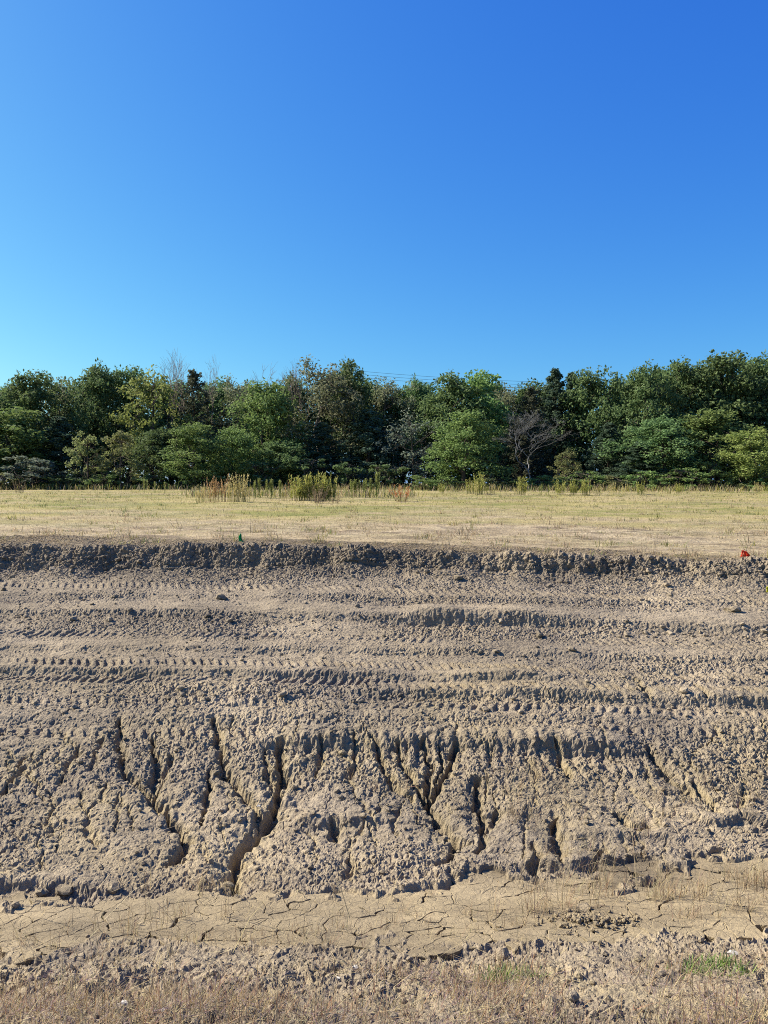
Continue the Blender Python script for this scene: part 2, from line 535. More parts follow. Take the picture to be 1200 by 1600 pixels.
H = np.zeros_like(X)
H += 0.05 * fbm(X * 0.55, S * 0.8, 3, 3) * rough
H += 0.022 * fbm(X * 2.2, S * 3.0, 3, 5) * rough

# --- ledges left by machine tracks: polylines in the photograph, brought onto the ground
def ground_line(pix):
    w = [pix_world(*p) for p in pix]
    xs = np.array([p[0] for p in w]); dd = np.array([p[1] for p in w])
    o = np.argsort(xs)
    return np.interp(X, xs[o], dd[o]), xs[o][0], xs[o][-1]

SMOOTH = np.zeros_like(X)
def ledge(pix, amp, up=0.28, down=0.035, fade=0.4, seed=0, wob=0.03):
    global H, SMOOTH
    dl, x0, x1 = ground_line(pix)
    dl = dl + wob * fbm(X * 1.7, X * 0 + seed, 3, 60 + seed) + 0.018 * noise(X * 9, S * 0 + seed, 61 + seed)
    de = D - dl
    a = 1.35 * amp * (0.75 + 0.6 * fbm(X * 0.8, X * 0 + 3.3 * seed, 2, 70 + seed))
    a = np.clip(a, 0, None) * sstep(x0 - fade, x0 + fade, X) * (1 - sstep(x1 - fade, x1 + fade, X))
    H += np.where(de > 0, np.exp(-(de / up) ** 2), sstep(-down * 3, 0, de)) * a
    H -= 0.55 * a * np.exp(-((de + 0.10) / 0.09) ** 2)
    SMOOTH = np.maximum(SMOOTH, np.clip(a / 0.035, 0, 1) * sstep(-0.03, 0.02, de) * (1 - sstep(up * 0.5, up * 1.1, de)))
    return de

de1 = ledge([(-80, 957), (200, 957), (400, 960), (600, 963), (760, 968), (1000, 975), (1280, 987)], 0.042, 0.35, 0.05, seed=1)
ledge([(640, 966), (760, 969), (910, 973)], 0.055, 0.25, 0.05, 0.25, seed=2)
de2 = ledge([(-80, 1044), (300, 1049), (500, 1054), (900, 1062)], 0.036, 0.22, 0.03, seed=3)
de3 = ledge([(560, 1078), (850, 1084), (1000, 1090), (1280, 1097)], 0.045, 0.25, 0.03, seed=4)
de4 = ledge([(420, 1160), (560, 1157), (720, 1159), (900, 1164), (980, 1166)], 0.050, 0.20, 0.035, 0.2, seed=5, wob=0.012)
ledge([(-80, 1008), (600, 1014), (1280, 1030)], 0.022, 0.25, 0.04, seed=6)
ledge([(-80, 928), (600, 934), (1280, 945)], 0.022, 0.3, 0.05, seed=7)
ledge([(-80, 1118), (500, 1125), (1000, 1120)], 0.018, 0.2, 0.04, seed=8)
# small undercut steps on the lower bank
ledge([(815, 1350), (880, 1358), (960, 1348)], 0.050, 0.12, 0.015, 0.08, seed=9, wob=0.07)
ledge([(1075, 1276), (1115, 1290), (1160, 1280), (1260, 1292)], 0.036, 0.12, 0.015, 0.1, seed=10, wob=0.10)
ledge([(465, 1283), (520, 1284), (600, 1282)], 0.028, 0.10, 0.015, 0.06, seed=11, wob=0.012)
ledge([(900, 1310), (990, 1306), (1080, 1310)], 0.032, 0.10, 0.015, 0.08, seed=12, wob=0.02)
ledge([(-80, 1390), (60, 1380), (160, 1388)], 0.040, 0.10, 0.02, 0.12, seed=13, wob=0.09)

# --- cleat marks: close ribs running up the slope
def ribs(mask, period, amp, seed, wob=0.35):
    global H
    ph = X / period + wob * noise(X * 2.1, S * 1.6, seed) + 0.25 * noise(X * 9, S * 7, seed + 1)
    w = 0.5 + 0.5 * np.cos(ph * 2 * math.pi)
    a = amp * (0.6 + 0.8 * np.clip(fbm(X * 1.6, S * 2.0, 2, seed + 2) + 0.35, 0, 1))
    H -= (1 - w) ** 1.6 * a * mask
def xband(p0, p1, py, fade=0.35):
    a, b = pix_world(p0, py)[0], pix_world(p1, py)[0]
    return sstep(a - fade, a + fade, X) * (1 - sstep(b - fade, b + fade, X))
rp = np.clip(fbm(X * 0.8, S * 1.5, 3, 95) * 1.6 + 0.45, 0, 1)
ribs(np.exp(-((de4 + 0.14) / 0.16) ** 2) * (1 - mud) * xband(440, 960, 1190) * (0.15 + 0.85 * rp), 0.098, 0.030, 80, 0.75)
ribs(np.exp(-((de4 - 0.03) / 0.06) ** 2) * xband(520, 940, 1160, 0.2), 0.098, 0.016, 81, 0.15)
def tread(pix, period, amp, width, seed, side=1.0):
    """a row of short lug marks left by a track"""
    global H, SMOOTH
    dl, x0, x1 = ground_line(pix)
    de = D - dl - 0.012 * noise(X * 1.3, X * 0 + seed, 600 + seed)
    m = np.exp(-(de / width) ** 4) * sstep(x0 - 0.1, x0 + 0.3, X) * (1 - sstep(x1 - 0.3, x1 + 0.1, X))
    keep = np.clip(0.72 + 0.9 * fbm(X * 1.1, X * 0 + seed * 1.7, 2, 610 + seed), 0.05, 1)
    ph = (X + side * de * 0.35) / period + 0.18 * noise(X * 5, S * 0 + seed, 620 + seed)
    w = 0.5 + 0.5 * np.cos(ph * 2 * math.pi)
    H += (sstep(0.25, 0.75, w) - 0.5) * amp * m * keep
    SMOOTH = np.maximum(SMOOTH, m * 0.8 * keep)
tread([(-80, 1036), (300, 1040), (600, 1044), (900, 1052), (1280, 1062)], 0.078, 0.028, 0.060, 1)
tread([(-80, 1058), (300, 1062), (640, 1066)], 0.078, 0.026, 0.055, 2, -1)
tread([(520, 1072), (800, 1075), (1280, 1086)], 0.085, 0.030, 0.055, 3)
tread([(560, 1104), (900, 1108), (1280, 1116)], 0.085, 0.026, 0.050, 4, -1)
tread([(-80, 916), (400, 918), (800, 930), (1280, 948)], 0.092, 0.018, 0.10, 5)
tread([(-80, 990), (400, 994), (700, 1004)], 0.085, 0.016, 0.07, 6, -1)
tread([(880, 1000), (1280, 1012)], 0.085, 0.018, 0.07, 7)
tread([(-80, 1094), (300, 1100), (560, 1106)], 0.080, 0.024, 0.050, 8)
tread([(-80, 1142), (240, 1146), (440, 1148)], 0.090, 0.030, 0.055, 9)
tread([(900, 1140), (1280, 1146)], 0.090, 0.026, 0.050, 10, -1)

# --- gullies washed into the lower bank
GUL = [  # (points in the photograph, half width m, depth m)
    ([(186, 1120), (184, 1160), (196, 1200), (222, 1232), (240, 1252)], 0.035, 0.10),
    ([(238, 1155), (244, 1190), (240, 1225), (243, 1252)], 0.040, 0.11),
    ([(268, 1180), (256, 1205), (246, 1235)], 0.030, 0.08),
    ([(246, 1255), (268, 1278), (290, 1308), (284, 1328), (258, 1352)], 0.045, 0.15),
    ([(334, 1125), (344, 1165), (350, 1200), (382, 1238), (402, 1262), (394, 1290)], 0.036, 0.12),
    ([(326, 1200), (325, 1240), (317, 1282)], 0.028, 0.09),
    ([(441, 1160), (440, 1200), (437, 1235), (425, 1268), (396, 1300), (374, 1322), (366, 1355), (360, 1386)], 0.050, 0.19),
    ([(412, 1170), (418, 1205), (430, 1240)], 0.030, 0.08),
    ([(505, 1160), (500, 1190), (495, 1215)], 0.030, 0.07),
    ([(556, 1150), (552, 1185), (548, 1215)], 0.028, 0.07),
    ([(583, 1155), (598, 1195), (618, 1228), (640, 1246)], 0.030, 0.11),
    ([(620, 1165), (632, 1195), (648, 1225), (662, 1250)], 0.030, 0.11),
    ([(660, 1158), (672, 1195), (670, 1225), (667, 1252)], 0.036, 0.15),
    ([(688, 1165), (692, 1195), (680, 1228)], 0.026, 0.10),
    ([(711, 1165), (706, 1196), (688, 1225), (670, 1252)], 0.032, 0.14),
    ([(666, 1250), (682, 1278), (700, 1298), (714, 1312), (706, 1328), (688, 1348)], 0.048, 0.16),
    ([(746, 1222), (746, 1258), (752, 1290), (756, 1308), (745, 1330)], 0.032, 0.12),
    ([(776, 1272), (766, 1292), (754, 1318)], 0.026, 0.08),
    ([(866, 1160), (876, 1186), (886, 1212)], 0.032, 0.10),
    ([(1008, 1165), (1036, 1200), (1062, 1225), (1096, 1246), (1122, 1275)], 0.036, 0.11),
    ([(1084, 1225), (1108, 1252), (1122, 1276)], 0.03, 0.08),
    ([(870, 1280), (868, 1310), (880, 1350)], 0.04, 0.11),
    ([(832, 1318), (838, 1340), (836, 1362)], 0.035, 0.09),
    ([(960, 1272), (985, 1290), (1008, 1292)], 0.05, 0.13),
    ([(936, 1326), (930, 1350)], 0.03, 0.08),
    ([(520, 1284), (524, 1310)], 0.04, 0.09),
    ([(120, 1165), (108, 1195), (96, 1225)], 0.03, 0.06),
    ([(40, 1180), (30, 1205), (8, 1240)], 0.035, 0.08),
    ([(162, 1150), (150, 1180), (140, 1205)], 0.026, 0.06),
    ([(140, 1285), (150, 1320)], 0.028, 0.05),
    ([(550, 1340), (545, 1372)], 0.03, 0.06),
    ([(990, 1060), (1005, 1075), (1018, 1092)], 0.03, 0.07),
    ([(1085, 1070), (1108, 1095)], 0.03, 0.08),
    ([(205, 1545), (222, 1568), (190, 1595)], 0.05, 0.12),
    ([(-10, 1540), (25, 1538), (50, 1532)], 0.04, 0.10),
    ([(480, 1536), (510, 1528), (530, 1518)], 0.03, 0.08),
    ([(900, 1420), (930, 1414)], 0.03, 0.05),
]
_rr = random.Random(19)
for _ in range(70):          # small rills feeding the gullies
    gx = _rr.uniform(-40, 1240); gy = _rr.uniform(1120, 1320); pts = [(gx, gy)]
    dx = _rr.uniform(-10, 14)
    for _k in range(_rr.randint(2, 4)):
        dx = dx * 0.6 + _rr.uniform(-12, 12); gx += dx; gy += _rr.uniform(12, 24); pts.append((gx, min(gy, 1375)))
    GUL.append((pts, _rr.uniform(0.008, 0.018), _rr.uniform(0.014, 0.036)))
def seg_dist(px, pd, a, b):
    vx, vy = b[0] - a[0], b[1] - a[1]
    L = vx * vx + vy * vy + 1e-12
    f = np.clip(((px - a[0]) * vx + (pd - a[1]) * vy) / L, 0, 1)
    return np.hypot(px - a[0] - f * vx, pd - a[1] - f * vy), f

GW = np.zeros_like(X)          # how deep inside a gully (0..1)
WX = X + 0.045 * fbm(X * 6, S * 6, 3, 90) + 0.014 * noise(X * 28, S * 28, 93)
GVAR = 0.85 + 0.75 * fbm(X * 7, S * 7, 2, 94)
WD = D + 0.045 * fbm(X * 6, S * 6, 3, 91) + 0.012 * noise(X * 28, S * 28, 96)
cut = np.zeros_like(X)
for pts, hw, dep in GUL:
    w = [pix_world(*p) for p in pts]
    n = len(w) - 1
    x0 = min(p[0] for p in w) - 0.3; x1 = max(p[0] for p in w) + 0.3
    d0 = min(p[1] for p in w) - 0.35; d1 = max(p[1] for p in w) + 0.35
    sel = (X > x0) & (X < x1) & (D > d0) & (D < d1)
    if not sel.any(): continue
    xx, dd = WX[sel], WD[sel]
    best = np.full(xx.shape, 9.0)
    for i in range(n):
        q, f = seg_dist(xx, dd, w[i], w[i + 1])
        u = (i + f) / n
        prof = 0.45 + 0.55 * np.sin(math.pi * np.clip(u * 0.86 + 0.08, 0, 1))
        best = np.minimum(best, q / (hw * 1.12 * prof))
        if i == 0: pr = prof
    best = best / np.clip(GVAR[sel], 0.45, 1.7)
    k = 1 - sstep(0.15, 1.15, best)
    sh = np.exp(-(best / 2.8) ** 2) * 0.30
    c = cut[sel]; cut[sel] = np.maximum(c, (0.85 * k + sh) * dep * 0.80)
    g = GW[sel]; GW[sel] = np.maximum(g, np.exp(-(best / 1.6) ** 2))
H -= cut * (1 - 0.6 * mud) * (0.8 + 0.35 * noise(X * 16, S * 16, 97))

# --- clods and crumbs
lower = sstep(T_MUD1, T_MUD1 + 0.3, TT) * (1 - sstep(5.3, 6.2, TT))
patch = np.clip(fbm(X * 0.9, S * 1.6, 3, 100) * 1.3 + 0.45, 0.1, 1.0)
calm = sstep(0.30, 0.75, fbm(X * 0.55, S * 1.3, 4, 102) * 0.9 + 0.5) * (1 - on_scarp)      # wind- and rain-smoothed patches
edge_r = np.clip(1.15 * (1 - mud ** 2), 0, 1)
rgh = (1 - 0.80 * SMOOTH) * (1 - 0.72 * calm) * edge_r
rside = 0.45 + 0.55 * sstep(-2.5, 1.0, X)
H += on_scarp * (0.16 * fbm(X * 1.3, S * 0.6, 3, 116) + 0.03 * noise(X * 6, S * 3, 117))
H += shards(0.26, 0.30, 110) * 0.050 * (on_scarp * 0.55 * rside + lower * 0.26 + on_verge * 0.4) * rough
H += shards(0.11, 0.14, 120) * (0.012 * on_bank * (0.1 + 0.9 * patch) + 0.024 * on_scarp * rside + 0.016 * on_verge) * (rgh * 0.85 + 0.15 * rough)
H += shards(0.055, 0.062, 130) * (0.014 * (0.15 + 0.95 * patch) * on_bank + 0.012 * on_scarp + 0.014 * on_verge) * rgh
H += shards(0.027, 0.032, 140, 0.3) * 0.013 * (rgh * 0.8 + 0.2 * edge_r)
H += (np.abs(noise(X * 14, S * 11, 145)) * -0.014 + np.abs(noise(X * 33, S * 26, 146)) * -0.012) * rgh
# streaks scraped slantwise by the blade
H += 0.008 * noise(X * 5 + S * 9, S * 22 - X * 3, 147) * on_bank * (0.3 + 0.7 * calm) * rough
# loaf-like lumps drawn out down the slope between the gullies
d5_, e5, id5 = dome(0.11, 0.26, 150, 0.45)
H += (d5_ - 0.5) * 0.024 * lower * np.exp(-((TT - 4.45) / 0.35) ** 2) * np.clip(rp * 1.2, 0.15, 1) * rough
# cracks through the crust of the bank
f1c, f2c, _ = worley(X / 0.17 + 0.35 * noise(X * 8, S * 8, 171), S / 0.15 + 0.35 * noise(X * 8, S * 8, 172), 170)
crack = np.clip(1 - (f2c - f1c) / 0.09, 0, 1)
H -= crack * 0.018 * lower * np.clip(fbm(X * 1.1, S * 1.1, 2, 173) + 0.4, 0, 1) * rough
# settled mud: bed lies just under the plates
H = H * edge_r + mud * (mud_surface(X, D) - 0.030) + 0.14 * mud * rough * 0.8

# normals of the smooth surface; push out along them on the scarp, straight up elsewhere
P0 = np.stack([X, D, Z], -1)
du = np.gradient(P0, axis=1); dv = np.gradient(P0, axis=0)
nrm = np.cross(du, dv); nrm /= np.linalg.norm(nrm, axis=-1, keepdims=True) + 1e-12
nrm[..., :] = np.where(nrm[..., 2:3] < 0, -nrm, nrm)
P = P0 + nrm * H[..., None]
# crumble: small sideways push so that edges overhang a little
P[..., 0] += 0.006 * noise(X * 40, S * 40, 180) * rough
P[..., 1] += 0.008 * noise(X * 35, S * 35, 181) * rough

tone_g = np.clip(0.30 + 0.7 * fbm(X * 0.6, S * 1.1, 3, 190) + 0.35 * on_scarp + 0.25 * sstep(5.0, 7.0, TT) * (1 - sstep(-1, 3, X)), 0, 1) * rough * 0.85  # uneven grey-brown tone, stronger on the scarp and upper left bank
tone_y = np.clip(GW * 0.45 + lower * (0.10 + 0.35 * fbm(X * 1.4, S * 1.4, 2, 195)) + on_verge * np.clip(fbm(X * 2, S * 2, 2, 196) * 0.7 + 0.1, 0, .5), 0, 0.85) * rough
SOILC = np.stack([mud, tone_g, tone_y], -1)

def grid_mesh(name, r0, r1, mat, smooth=False):
    p = P[r0:r1 + 1]; c = SOILC[r0:r1 + 1]
    nr, nc = p.shape[:2]
    i = np.arange(nr * nc).reshape(nr, nc)
    f = np.stack([i[:-1, :-1], i[:-1, 1:], i[1:, 1:], i[1:, :-1]], -1).reshape(-1, 4)
    return mesh_from(name, p.reshape(-1, 3), f, mat, c.reshape(-1, 3), smooth)

iv = int(np.searchsorted(rows_t, T_MUD0 - 0.25)); im = int(np.searchsorted(rows_t, T_MUD1 + 0.35))
verge = tag(mobj('verge_ground', grid_mesh('verge_ground', 0, iv, M_SOIL)), 'rough crumbly verge of dry soil in front of the ditch', 'verge', kind='structure')
bed = tag(mobj('mud_bed', grid_mesh('mud_bed', iv, im, M_SOIL)), 'tan dried mud bed of the ditch split by drying cracks', 'mud bed', kind='structure')
bank = tag(mobj('dirt_bank', grid_mesh('dirt_bank', im, NROW - 1, M_SOIL)), 'bare eroded grey brown dirt bank with track ledges and washed gullies', 'bank', kind='structure')

# ------------------------------------------------------------------ field and far ground
fr = np.concatenate([np.linspace(T_FIELD, T_FIELD + 1, 90), np.linspace(T_FIELD + 1, T_FIELD + 3, 120)[1:], np.linspace(T_FIELD + 3, T_FIELD + 4, 12)[1:]])
fcol = np.concatenate([-np.array([14, 8, 5, 3.4, 2.4, 1.8, 1.4, 1.2]), np.linspace(-1.08, 1.08, 260), np.array([1.2, 1.4, 1.8, 2.4, 3.4, 5, 8, 14])])
frd, _ = base_dz(np.zeros_like(fr), fr)
FX = fcol[None, :] * (0.30 + 0.53 * frd)[:, None]
FT = np.broadcast_to(fr[:, None], FX.shape)
FD, FZ = base_dz(FX, FT)
def field_relief(x, d):
    return (0.05 * fbm(x * 0.35, d * 0.5, 3, 210) + 0.045 * fbm(x * 1.6, d * 3, 3, 212) + 0.022 * noise(x * 0.5, d * 2.6, 213)) * sstep(9.3, 11.5, d)
FZ = FZ + field_relief(FX, FD)
# the first row takes over the edge of the bank
FZ[0] = np.interp(FX[0], P[-1, :, 0], P[-1, :, 2])
FD[0] = np.interp(FX[0], P[-1, :, 0], P[-1, :, 1])
fgreen = np.clip(sstep(11.5, 22, FD) * 0.9 + 0.9 * fbm(FX * 0.20, FD * 0.45, 3, 430), 0, 1)
fdark = sstep(49.5, 53, FD)  # shade of the wood painted into the ground colour under the trees
nr, nc = FX.shape
fi = np.arange(nr * nc).reshape(nr, nc)
ff = np.stack([fi[:-1, :-1], fi[:-1, 1:], fi[1:, 1:], fi[1:, :-1]], -1).reshape(-1, 4)
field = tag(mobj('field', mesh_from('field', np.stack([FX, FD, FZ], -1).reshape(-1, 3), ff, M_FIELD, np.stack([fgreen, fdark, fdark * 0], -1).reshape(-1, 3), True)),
            'mown field of dry yellow green grass above the bank', 'field', kind='structure')
def field_z(x, d):
    return base_z(x, d) + field_relief(np.asarray(x, float), np.asarray(d, float))
zf = EYE - 0.30
gv = [(-3000, 89.5, zf - 0.05), (3000, 89.5, zf - 0.05), (3000, 4000, zf - 0.05), (-3000, 4000, zf - 0.05),
      (-3000, -3000, -1.3), (3000, -3000, -1.3), (3000, 89.5, -1.3), (-3000, 89.5, -1.3)]
gme = mesh_from('ground', gv, [(0, 1, 2, 3), (4, 5, 6, 7), (7, 6, 1, 0)], M_FIELD, np.tile(np.array([[0.8, 0, 0]]), (8, 1)))
tag(mobj('ground', gme), 'flat ground reaching to the horizon behind the trees', 'ground', kind='structure')

# ------------------------------------------------------------------ plates of cracked mud in the ditch
def mud_plates():
    sx, sd = 0.150, 0.098
    seeds = []
    r = random.Random(5)
    for i in range(-20, 21):
        for j in range(0, 21):
            sxo = (i + (0.5 if j % 2 else 0) + r.uniform(-.42, .42)) * sx
            sdo = 2.75 + (j + r.uniform(-.42, .42)) * sd
            seeds.append((sxo, sdo))
    pts = np.array(seeds)
    tp = t_of(pts[:, 0], pts[:, 1])
    mk = mud_mask(pts[:, 0], pts[:, 1], tp)
    # drop a few seeds so that some plates stay large
    keepm = np.array([r.random() > 0.12 for _ in seeds])
    out = 0
    idx = [i for i in range(len(seeds)) if keepm[i]]
    for i in idx:
        if mk[i] < 0.25: continue
        cx, cy = pts[i]
        nb = sorted((k for k in idx if k != i), key=lambda k: (pts[k][0] - cx) ** 2 + (1.5 * (pts[k][1] - cy)) ** 2)[:16]
        poly = [(cx - .35, cy - .3), (cx + .35, cy - .3), (cx + .35, cy + .3), (cx - .35, cy + .3)]
        for k in nb:
            a, b = min(i, k), max(i, k)
            g = random.Random(a * 7919 + b).random()
            gap = -0.0004 if g < 0.16 else (0.0022 if g < 0.50 else (0.0045 if g < 0.82 else 0.0095))
            nx, ny = pts[k][0] - cx, pts[k][1] - cy
            L = math.hypot(nx, ny); nx /= L; ny /= L
            lim = (cx + pts[k][0]) / 2 * nx + (cy + pts[k][1]) / 2 * ny - gap * 0.5
            new = []
            for q in range(len(poly)):
                p1, p2 = poly[q], poly[(q + 1) % len(poly)]
                s1 = p1[0] * nx + p1[1] * ny - lim; s2 = p2[0] * nx + p2[1] * ny - lim
                if s1 <= 0: new.append(p1)
                if s1 * s2 < 0:
                    f = s1 / (s1 - s2); new.append((p1[0] + f * (p2[0] - p1[0]), p1[1] + f * (p2[1] - p1[1])))
            poly = new
            if len(poly) < 3: break
        if len(poly) < 3: continue
        ring = []
        for q in range(len(poly)):
            p1, p2 = poly[q], poly[(q + 1) % len(poly)]
            n = max(1, int(math.hypot(p2[0] - p1[0], p2[1] - p1[1]) / 0.016))
            for s in range(n):
                f = s / n; ring.append((p1[0] + f * (p2[0] - p1[0]), p1[1] + f * (p2[1] - p1[1])))
        ring = np.array(ring)
        # the same warp for all plates keeps neighbours fitting
        def warp(p):
            wx = 0.030 * noise(p[:, 0] * 7, p[:, 1] * 9, 301) + 0.010 * noise(p[:, 0] * 26, p[:, 1] * 30, 302) + 0.0035 * noise(p[:, 0] * 80, p[:, 1] * 80, 305)
            wy = 0.026 * noise(p[:, 0] * 7, p[:, 1] * 9, 303) + 0.010 * noise(p[:, 0] * 26, p[:, 1] * 30, 304) + 0.0035 * noise(p[:, 0] * 80, p[:, 1] * 80, 306)
            return np.stack([p[:, 0] + wx, p[:, 1] + wy], 1)
        cen = ring.mean(0)
        rings = [ring, cen + (ring - cen) * 0.965, cen + (ring - cen) * 0.6]
        w = [warp(q) for q in rings] + [warp(cen[None])]
        v = []
        n = len(ring)
        rr = random.Random(i)
        tilt = (0.0, 0.0)
        for q, rise in zip(w, (-0.0016, 0.0, -0.0008, -0.0010)):
            z = base_z(q[:, 0], q[:, 1]) + mud_surface(q[:, 0], q[:, 1]) + rise
            z = z + (q[:, 0] - cen[0]) * tilt[0] + (q[:, 1] - cen[1]) * tilt[1]
            z = z + 0.0025 * noise(q[:, 0] * 22, q[:, 1] * 40, 309)
            v.append(np.stack([q[:, 0], q[:, 1], z], 1))
        bot = v[0].copy(); bot[:, 2] -= 0.05
        allv = np.concatenate([bot] + v)
        f = []
        for a in range(3):
            for s in range(n):
                s2 = (s + 1) % n
                f += [(a * n + s, a * n + s2, (a + 1) * n + s2), (a * n + s, (a + 1) * n + s2, (a + 1) * n + s)]
        for s in range(n):
            f.append((3 * n + s, 3 * n + (s + 1) % n, 4 * n))
        ctr = np.array([cen[0], cen[1], float(base_z(cen[:1], cen[1:])[0])])
        tn = 0.0
        cols = np.tile(np.array([[1.0 - abs(tn), max(0, tn), 0.0]]), (len(allv), 1))
        me = mesh_from('mud_plate', allv - ctr, f, M_SOIL, cols, False)
        o = mobj('mud_plate', me, bed); o.location = ctr
        out += 1
    return out
n_plates = mud_plates()

# ------------------------------------------------------------------ loose crumbs and clods
def clod_proto(seed, sub=False):
    import bmesh
    bm = bmesh.new(); bmesh.ops.create_icosphere(bm, subdivisions=2 if sub else 1, radius=0.5)
    v = np.array([p.co[:] for p in bm.verts]); f = np.array([[q.index for q in p.verts] for p in bm.faces])
    bm.free()
    rg = np.random.default_rng(seed)
    k = rg.normal(size=(5, 3)); k /= np.linalg.norm(k, axis=1, keepdims=True)
    for q in k:                               # knock flat facets off
        dd = v @ q; lim = rg.uniform(0.26, 0.42)
        v = v - np.clip(dd - lim, 0, None)[:, None] * q
    v = v * (1 + rg.normal(scale=0.06 if sub else 0.10, size=(len(v), 1)))
    v = v * rg.uniform(0.7, 1.15, size=3)
    return v, f

def rand_rot(n, rg):
    q = rg.normal(size=(n, 4)); q /= np.linalg.norm(q, axis=1, keepdims=True)
    w, x, y, z = q.T
    return np.stack([np.stack([1 - 2 * (y * y + z * z), 2 * (x * y - z * w), 2 * (x * z + y * w)], -1),
                     np.stack([2 * (x * y + z * w), 1 - 2 * (x * x + z * z), 2 * (y * z - x * w)], -1),
                     np.stack([2 * (x * z - y * w), 2 * (y * z + x * w), 1 - 2 * (x * x + y * y)], -1)], 1)

inner = slice(len(outer), len(outer) + NCOL + 2 * len(wing))
Pi = P[:, inner]; Ti = TT[:, inner]; Xi = X[:, inner]; Di = D[:, inner]; Si = S[:, inner]
area = np.zeros(Pi.shape[:2])
ar = np.linalg.norm(np.diff(Pi, axis=0)[:, :-1], axis=-1) * np.abs(np.diff(Pi[..., 0], axis=1)[:-1])
area[:-1, :-1] = ar

def pick(weight, n, rg):
    w = (np.clip(weight, 0, None) * area).ravel(); c = np.cumsum(w)
    i = np.searchsorted(c, rg.random(n) * c[-1])
    return np.clip(i, 0, area.size - 1)

def scatter_clods(name, n, weight, smin, smax, power, label, colour_of, seed, tri_sub=False):
    rg = np.random.default_rng(seed)
    i = pick(weight, n, rg)
    pos = Pi.reshape(-1, 3)[i]
    size = smin + (smax - smin) * rg.random(n) ** power
    Rm = rand_rot(n, rg)
    protos = [clod_proto(seed * 10 + k, tri_sub) for k in range(6)]
    which = rg.integers(0, 6, n)
    acc = Acc()
    col = SOILC[:, inner].reshape(-1, 3)[i].copy()
    col = colour_of(col, rg, n)
    for k in range(6):
        s = which == k; m = int(s.sum())
        if m == 0: continue
        v, f = protos[k]
        vv = np.einsum('nij,vj->nvi', Rm[s], v) * size[s][:, None, None]
        vv[..., 2] *= 0.75
        vv = vv + pos[s][:, None, :] + np.array([0, 0, 1.0]) * (size[s] * 0.18)[:, None, None]
        ff_ = (f[None] + (np.arange(m) * len(v))[:, None, None]).reshape(-1, 3)
        acc.add(vv.reshape(-1, 3), ff_, np.repeat(col[s], len(v), axis=0))
    o = mobj(name, acc.mesh(name, M_SOIL, False))
    return tag(o, label, 'soil crumbs', kind='stuff')

mi = mud[:, inner]; oni = on_bank[:, inner]; osi = on_scarp[:, inner]; ovi = on_verge[:, inner]; lwi = lower[:, inner]
band1 = np.exp(-((de1[:, inner] + 0.16) / 0.16) ** 2); band3 = np.exp(-((de3[:, inner] + 0.12) / 0.10) ** 2)
near = 1.0 / (0.3 + Di / 6.0)
def c_same(c, rg, n):
    c[:, 1] = np.clip(c[:, 1] - 0.12 + rg.normal(scale=0.35, size=n), 0, 0.95); return c
wcl = (1 - mi * 0.55) * (1 - 0.8 * SMOOTH[:, inner]) * (oni * (0.5 + 1.2 * patch[:, inner]) * near + 1.1 * ovi + 5.0 * mi * (1 - mi) + 0.12 * mi + 1.5 * band1 + 1.0 * band3 + 1.5 * osi * (Ti < T_LIP + 0.1)) * (Ti > 0.9) * (Ti < T_LIP + 0.35)
scatter_clods('soil_crumbs', 19500, wcl, 0.006, 0.040, 3.6, 'loose dry soil crumbs strewn over the bank and verge', c_same, 21)
wbig = (1 - mi) * (2.6 * sstep(-0.1, 0.45, fbm(Xi * 1.1, Si * 0.5, 2, 118)) * osi * (Ti < T_LIP + 0.05) + 0.10 * oni + 0.8 * band1 * sstep(0, 2, Xi) + 0.25 * band1 + 0.5 * band3 + 0.25 * ovi) * (Ti > 0.9) * (Ti < T_LIP + 0.1)
scatter_clods('scarp_clods', 650, wbig, 0.025, 0.085, 2.6, 'broken clods of dry clay along the scarp and track ledges', c_same, 22, True)

# ------------------------------------------------------------------ marked single stones and clods
def stone(px, py, size, label, colour, name='stone', cat='stone', seed=0, flat=0.7, group=None):
    x, d, z = pix_world(px, py)
    i = np.argmin((P[..., 0] - x) ** 2 + (P[..., 1] - d) ** 2)
    z = float(P.reshape(-1, 3)[i, 2])
    v, f = clod_proto(900 + seed, True)
    v = v * size; v[:, 2] *= flat
    v = v + 0.055 * size * np.random.default_rng(seed).normal(size=v.shape)
    o = mobj(name, mesh_from(name, v, f, M_SOIL if colour is None else colour, np.tile(np.array([[0.0, 0.55, 0.1]]), (len(v), 1)), False))
    o.location = (x, d, z + size * flat * 0.22)
    o.rotation_euler = (0, 0, seed * 1.3)
    return tag(o, label, cat, group)
M_CHALK = plain_material('pale_stone', (0.26, 0.245, 0.22), (0.42, 0.40, 0.37), 30, 0.85, 0.5)
stone(345, 936, 0.15, 'lone dark clod sitting in mid slope below the green flag', None, 'clod', 'clod', 1)
stone(180, 938, 0.09, 'small dark clod on the upper bank left of the lone big clod', None, 'clod', 'clod', 2)
stone(716, 906, 0.13, 'flat dark clod lying just below the middle of the scarp', None, 'clod', 'clod', 3, 0.5)
stone(1146, 961, 0.16, 'flat clod casting a long shadow below the red flag', None, 'clod', 'clod', 4, 0.45)
stone(842, 996, 0.12, 'rounded clod at the foot of the rough track ledge', None, 'clod', 'clod', 5)
stone(554, 1514, 0.038, 'single white stone on cracked mud beside the dark hole', M_CHALK, 'stone', 'stone', 6)
stone(527, 1541, 0.034, 'white stone lodged inside the dark hole in the verge', M_CHALK, 'stone', 'stone', 7, 0.5)
stone(190, 1572, 0.05, 'large pale stone on the rim of the verge hollow', M_CHALK, 'stone', 'stone', 8)
stone(258, 1592, 0.030, 'pale stone in dry grass right of the verge hollow, lowest of three', M_CHALK, 'stone', 'stone', 9)
